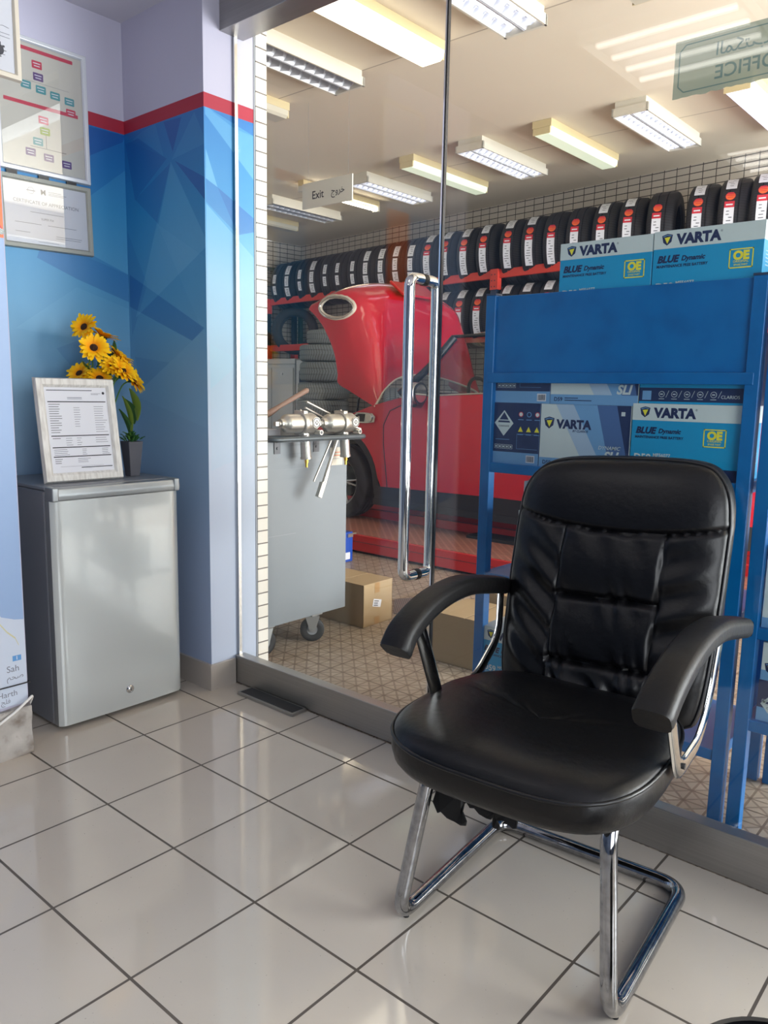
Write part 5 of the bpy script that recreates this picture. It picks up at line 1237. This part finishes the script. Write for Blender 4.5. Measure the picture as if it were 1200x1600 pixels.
DESC = {'low': 'with two small white stickers', 'white': 'with white paper stickers only', 'red': 'with price tag and red stickers', 'redplain': 'with red stickers but no price tag'}
TNN = {'tyre': 'black', 'tyre_blue': 'bluish black', 'tyre_brown': 'brownish black'}
rg = random.Random(21)
for i, (u, k, m_) in enumerate(zip(TX, KD, TN)):
    lab = 'tyre %s, top rack shelf, %s from left' % (DESC[k], ORD[i])
    if (k, m_) not in protos: o = protos[(k, m_)] = make_tyre(k, m_, lab)
    else: o = copy_tree(protos[(k, m_)])
    o.location = on_wall(u-.085, .43, TZ + rg.uniform(-.004, .004)); o.rotation_euler = (math.radians(rg.uniform(-3, 3)), 0, math.radians(12+rg.uniform(-1.5, 1.5))); o['label'] = lab; o['group'] = 'tyres on the top shelf of the rack'
lo = protos[('red', 'tyre')]
for i, u in enumerate((3.36, 3.62, 3.88, 4.14, 4.50, 4.76, 5.02)):
    o = copy_tree(lo, on_wall(u-.085, .43, 2.02), math.radians(12), label=['black tyre on the lower rack shelf hidden mostly by the bonnet', 'black tyre with red stickers, lower rack shelf, leftmost beside the car roof', 'black tyre with red stickers, lower rack shelf, middle one above the car roof', 'black tyre with red stickers, lower rack shelf, against the blue shelf edge', 'black tyre, lower rack shelf, just right of the red upright', 'black tyre, lower rack shelf, second right of the red upright', 'black tyre, lower rack shelf, third right of the red upright'][i], group='tyres on the lower shelf of the rack')
# tyre lying back against the rack at its left end, facing the room
t = thing('tyre', 'dark tyre facing the room at the left end of the lower rack shelf', 'tyre', on_wall(.50, .45, 2.03), math.radians(-52))
tyre_mesh(.325, .20, 'tyre').build('tyre_body', t); tag(t, group='tyres on the lower shelf of the rack')
# stack of used tyres in front of the rack
for i, (dx, z, r, w_) in enumerate([(.03, .11, .325, .22), (-.01, .335, .33, .22), (-.02, .56, .325, .22), (.0, .78, .345, .215), (-.01, .995, .33, .205), (.0, 1.205, .325, .21), (.04, 1.435, .335, .235), (.03, 1.66, .33, .20), (.085, 1.85, .285, .17)]):
    t = thing('used_tyre', '%s used tyre in the grey stack between the cabinet and the bonnet' % (['bottom', 'second', 'third', 'fourth', 'fifth', 'sixth', 'seventh', 'eighth', 'topmost smaller'][i] + ('' if i in (0, 8) else ' from the bottom')), 'tyre', (-4.72+dx*1.2, 5.25, z), 0, 'stack of used tyres')
    b_ = tyre_mesh(r, w_, 'tyre_grey').build('tyre_body', t); b_.rotation_euler = (0, math.radians(90), 0)
t = thing('used_tyre', 'used tyre standing behind the open engine bay under the bonnet tip', 'tyre', (-3.55, 5.2, .95), math.radians(40)); tyre_mesh(.31, .2, 'tyre_grey').build('tyre_body', t)
tag(MB().box((-3.95, 5.0, 0), (-3.2, 5.4, .635), 'rackblue').build('low_bench', bevel=.01), 'dark low bench behind the car carrying a used tyre', 'bench')
# grey machine cabinets at the far left
cb = thing('machine_cabinet', 'pale grey cabinet with two doors left of the tyre stack', 'cabinet', (-6.35, 5.45, 0))
MB().box((0, 0, 0), (.88, .5, 1.55), 'cabgrey').box((-.01, -.012, 1.55), (.90, .51, 1.62), 'cabgrey').build('cabinet_body', cb, bevel=.006)
for x in (.015, .445): 
    dd = MB().box((x, -.018, .05), (x+.42, -.001, 1.50), 'cabgrey').build('door', cb, bevel=.003); MB().cyl((x+.21, -.018, 1.42), (x+.21, -.03, 1.42), .015, 'paper').build('lock', dd)
c2 = thing('testing_machine', 'pale grey machine with a dark screen beside the cabinet', 'machine', (-5.44, 5.45, 0))
MB().box((0, 0, 0), (.50, .45, 1.60), 'cabgrey').build('machine_body', c2, bevel=.006)
MB().box((.06, -.004, 1.22), (.30, .001, 1.46), 'rackblue').box((.04, -.010, 1.20), (.32, -.003, 1.22), 'paper').build('screen', c2); MB().box((.06, -.006, .92), (.22, .001, .98), 'paper').build('label', c2)
# wall notice between rack and stack
nt_ = thing('safety_notice', 'white wall notice with red band and pictograms behind the tyre stack', 'sign', on_wall(1.30, .012, 1.88), FWA)
mb = MB().box((0, -.006, 0), (.52, 0, .42), 'paper'); mb.build('board', nt_)
fr = ((0, -.006, 0), (1, 0, 0), (0, 0, 1)); mb = MB()
for x in (.03, .27):
    mb.rect(fr, x, .30, x+.2, .37, 'magenta'); 
    for a, b, c, d in ((x, .12, x+.2, .126), (x, .28, x+.2, .286), (x, .12, x+.006, .286), (x+.194, .12, x+.2, .286)): mb.rect(fr, a, b, c, d, 'greyink')
    mb.poly(fr, [(x+.07, .15), (x+.13, .15), (x+.12, .21), (x+.10, .255), (x+.08, .21)], 'ink'); mb.rect(fr, x+.02, .06, x+.18, .07, 'greyink')
tag(mb.build('pictograms', nt_), kind='stuff')

# ============================================================ CEILING LIGHTS AND SIGN IN THE WORKSHOP
def light(kind, x, y0, y1, w_, on, label, name='ceiling_light'):
    t = thing(name, label, 'ceiling light', (x, (y0+y1)/2, 3.30), math.radians(-.8), 'workshop ceiling lights'); L = (y1-y0)/2; h = w_/2
    if kind == 'L':   # louvred twin fitting
        MB().box((-h*.86, -L+.01, -.045), (h*.86, L-.01, 0), 'housing').box((-h, -L, -.10), (-h+.012, L, -.045), 'housing').box((h-.012, -L, -.10), (h, L, -.045), 'housing').box((-h, -L, -.10), (h, -L+.02, -.045), 'housing').box((-h, L-.02, -.10), (h, L, -.045), 'housing').box((-h+.012, -L+.02, -.05), (h-.012, L-.02, -.046), 'louvre').box((-.004, -L+.02, -.099), (.004, L-.02, -.046), 'louvre').build('housing', t)
        lv = MB(); n = 13
        for c in (-h/2, h/2):
            for k in range(n):
                y = -L+.02+(2*L-.04)*(k+.5)/n
                lv.prism([(c-h/2+.014, y-.030, -.099), (c, y+.004, -.099), (c, y+.014, -.056), (c-h/2+.024, y-.010, -.056)], (0, .002, 0), 'louvre').prism([(c, y+.004, -.099), (c+h/2-.012, y-.030, -.099), (c+h/2-.024, y-.010, -.056), (c, y+.014, -.056)], (0, .002, 0), 'louvre')
            lv.quad((c-h/2+.012, -L+.02, -.098), (c-h/2+.012, L-.02, -.098), (c-h/2+.03, L-.02, -.050), (c-h/2+.03, -L+.02, -.050), 'louvre').quad((c+h/2-.010, -L+.02, -.098), (c+h/2-.010, L-.02, -.098), (c+h/2-.03, L-.02, -.050), (c+h/2-.03, -L+.02, -.050), 'louvre')
        lv.build('louvre', t)
        for c in (-h/2, h/2): MB().cyl((c, -L+.03, -.060), (c, L-.03, -.060), .009, ('tube_cool' if on else 'tubeoff'), n=12).build('tube', t)
    elif kind == 'T':
        MB().box((-h, -L, -.055), (h, L, 0), 'housing_y').box((-h*.9, -L, -.105), (h*.9, -L+.012, -.055), 'housing_y').box((-h*.9, L-.012, -.105), (h*.9, L, -.055), 'housing_y').build('housing', t, bevel=.003)
        pr = [(-h*.97, 0, -.055), (-h*.9, 0, -.090), (-h*.7, 0, -.108), (h*.7, 0, -.108), (h*.9, 0, -.090), (h*.97, 0, -.055)]
        MB().prism([(a, -L+.012, c) for a, b, c in pr], (0, 2*L-.024, 0), on).build('diffuser', t)
    else:
        MB().box((-h*.5, -L, -.055), (h*.5, L, 0), 'housing_y').box((-h*.5, -L, -.11), (h*.5, -L+.03, -.055), 'housing').box((-h*.5, L-.03, -.11), (h*.5, L, -.055), 'housing').build('housing', t, bevel=.003)
        MB().cyl((0, -L+.03, -.09), (0, L-.03, -.09), .015, 'tube', n=14).build('tube', t)
    return t
light('T', -.86, .95, 2.31, .20, 'dif_bright', 'brightly lit cream ceiling light crossing the top of the glass door')
light('L', -1.57, 1.18, 2.33, .27, False, 'unlit louvred ceiling light at the top left beside the tiled jamb')
light('T', -2.36, 1.20, 2.43, .17, 'dif_off', 'unlit yellowed ceiling light end just beside the tiled jamb')
light('L', -.20, 1.12, 2.30, .27, True, 'louvred ceiling light at the top edge, right of the door joint')
light('T', .47, 1.15, 2.37, .18, 'dif_off', 'ceiling light end cut off by the top edge of the photo')
light('T', -.97, 3.86, 5.03, .17, 'dif_green', 'dim greenish ceiling light between two louvred ones above the right tyres')
light('L', -.26, 3.85, 4.90, .27, True, 'lit louvred ceiling light below the OFFICE sign')
light('L', -1.66, 3.88, 4.93, .28, True, 'lit louvred ceiling light just right of the door joint')
light('T', -2.38, 3.94, 5.12, .17, 'dif_green', 'dim greenish ceiling light crossing the door joint')
light('L', -3.12, 4.10, 5.12, .26, True, 'louvred ceiling light emerging right of the Exit board')
light('B', -3.76, 3.95, 5.10, .17, True, 'bare lit tube light under the Exit board')
light('L', -4.55, 4.15, 5.22, .28, False, 'louvred ceiling light at the left, below the Exit board')
light('T', -5.35, 4.30, 5.32, .17, 'dif_off', 'unlit ceiling light nearest the far left wall corner')
light('T', .47, 3.86, 5.05, .19, 'dif_lilac', 'lilac-white lit ceiling light at the right edge under the OFFICE sign')
ex = thing('exit_sign', 'white board reading Exit hanging from the workshop ceiling', 'sign', (-2.207, 2.50, 2.553))
# board faces the camera side; plane parallel to the office glass
MB().box((0, 0, 0), (.515, .012, .182), 'signwhite').build('board', ex, bevel=.002, seg=1)
fr = ((0, 0, 0), (1, 0, 0), (0, 0, 1)); mb = MB(); mb.text(fr, .11, .060, 'Exit', .080, 'ink', .012).text(fr, .44, .068, '\uFE9D\uFEED\uFEAE\uFEA7', .066, 'ink', .008, align='RIGHT'); mb.build('sign_lettering', ex)
for x in (.06, .47): MB().cyl((x, .006, .182), (x, .006, .747), .0007, 'greyplastic', n=8).build('hanger', ex)
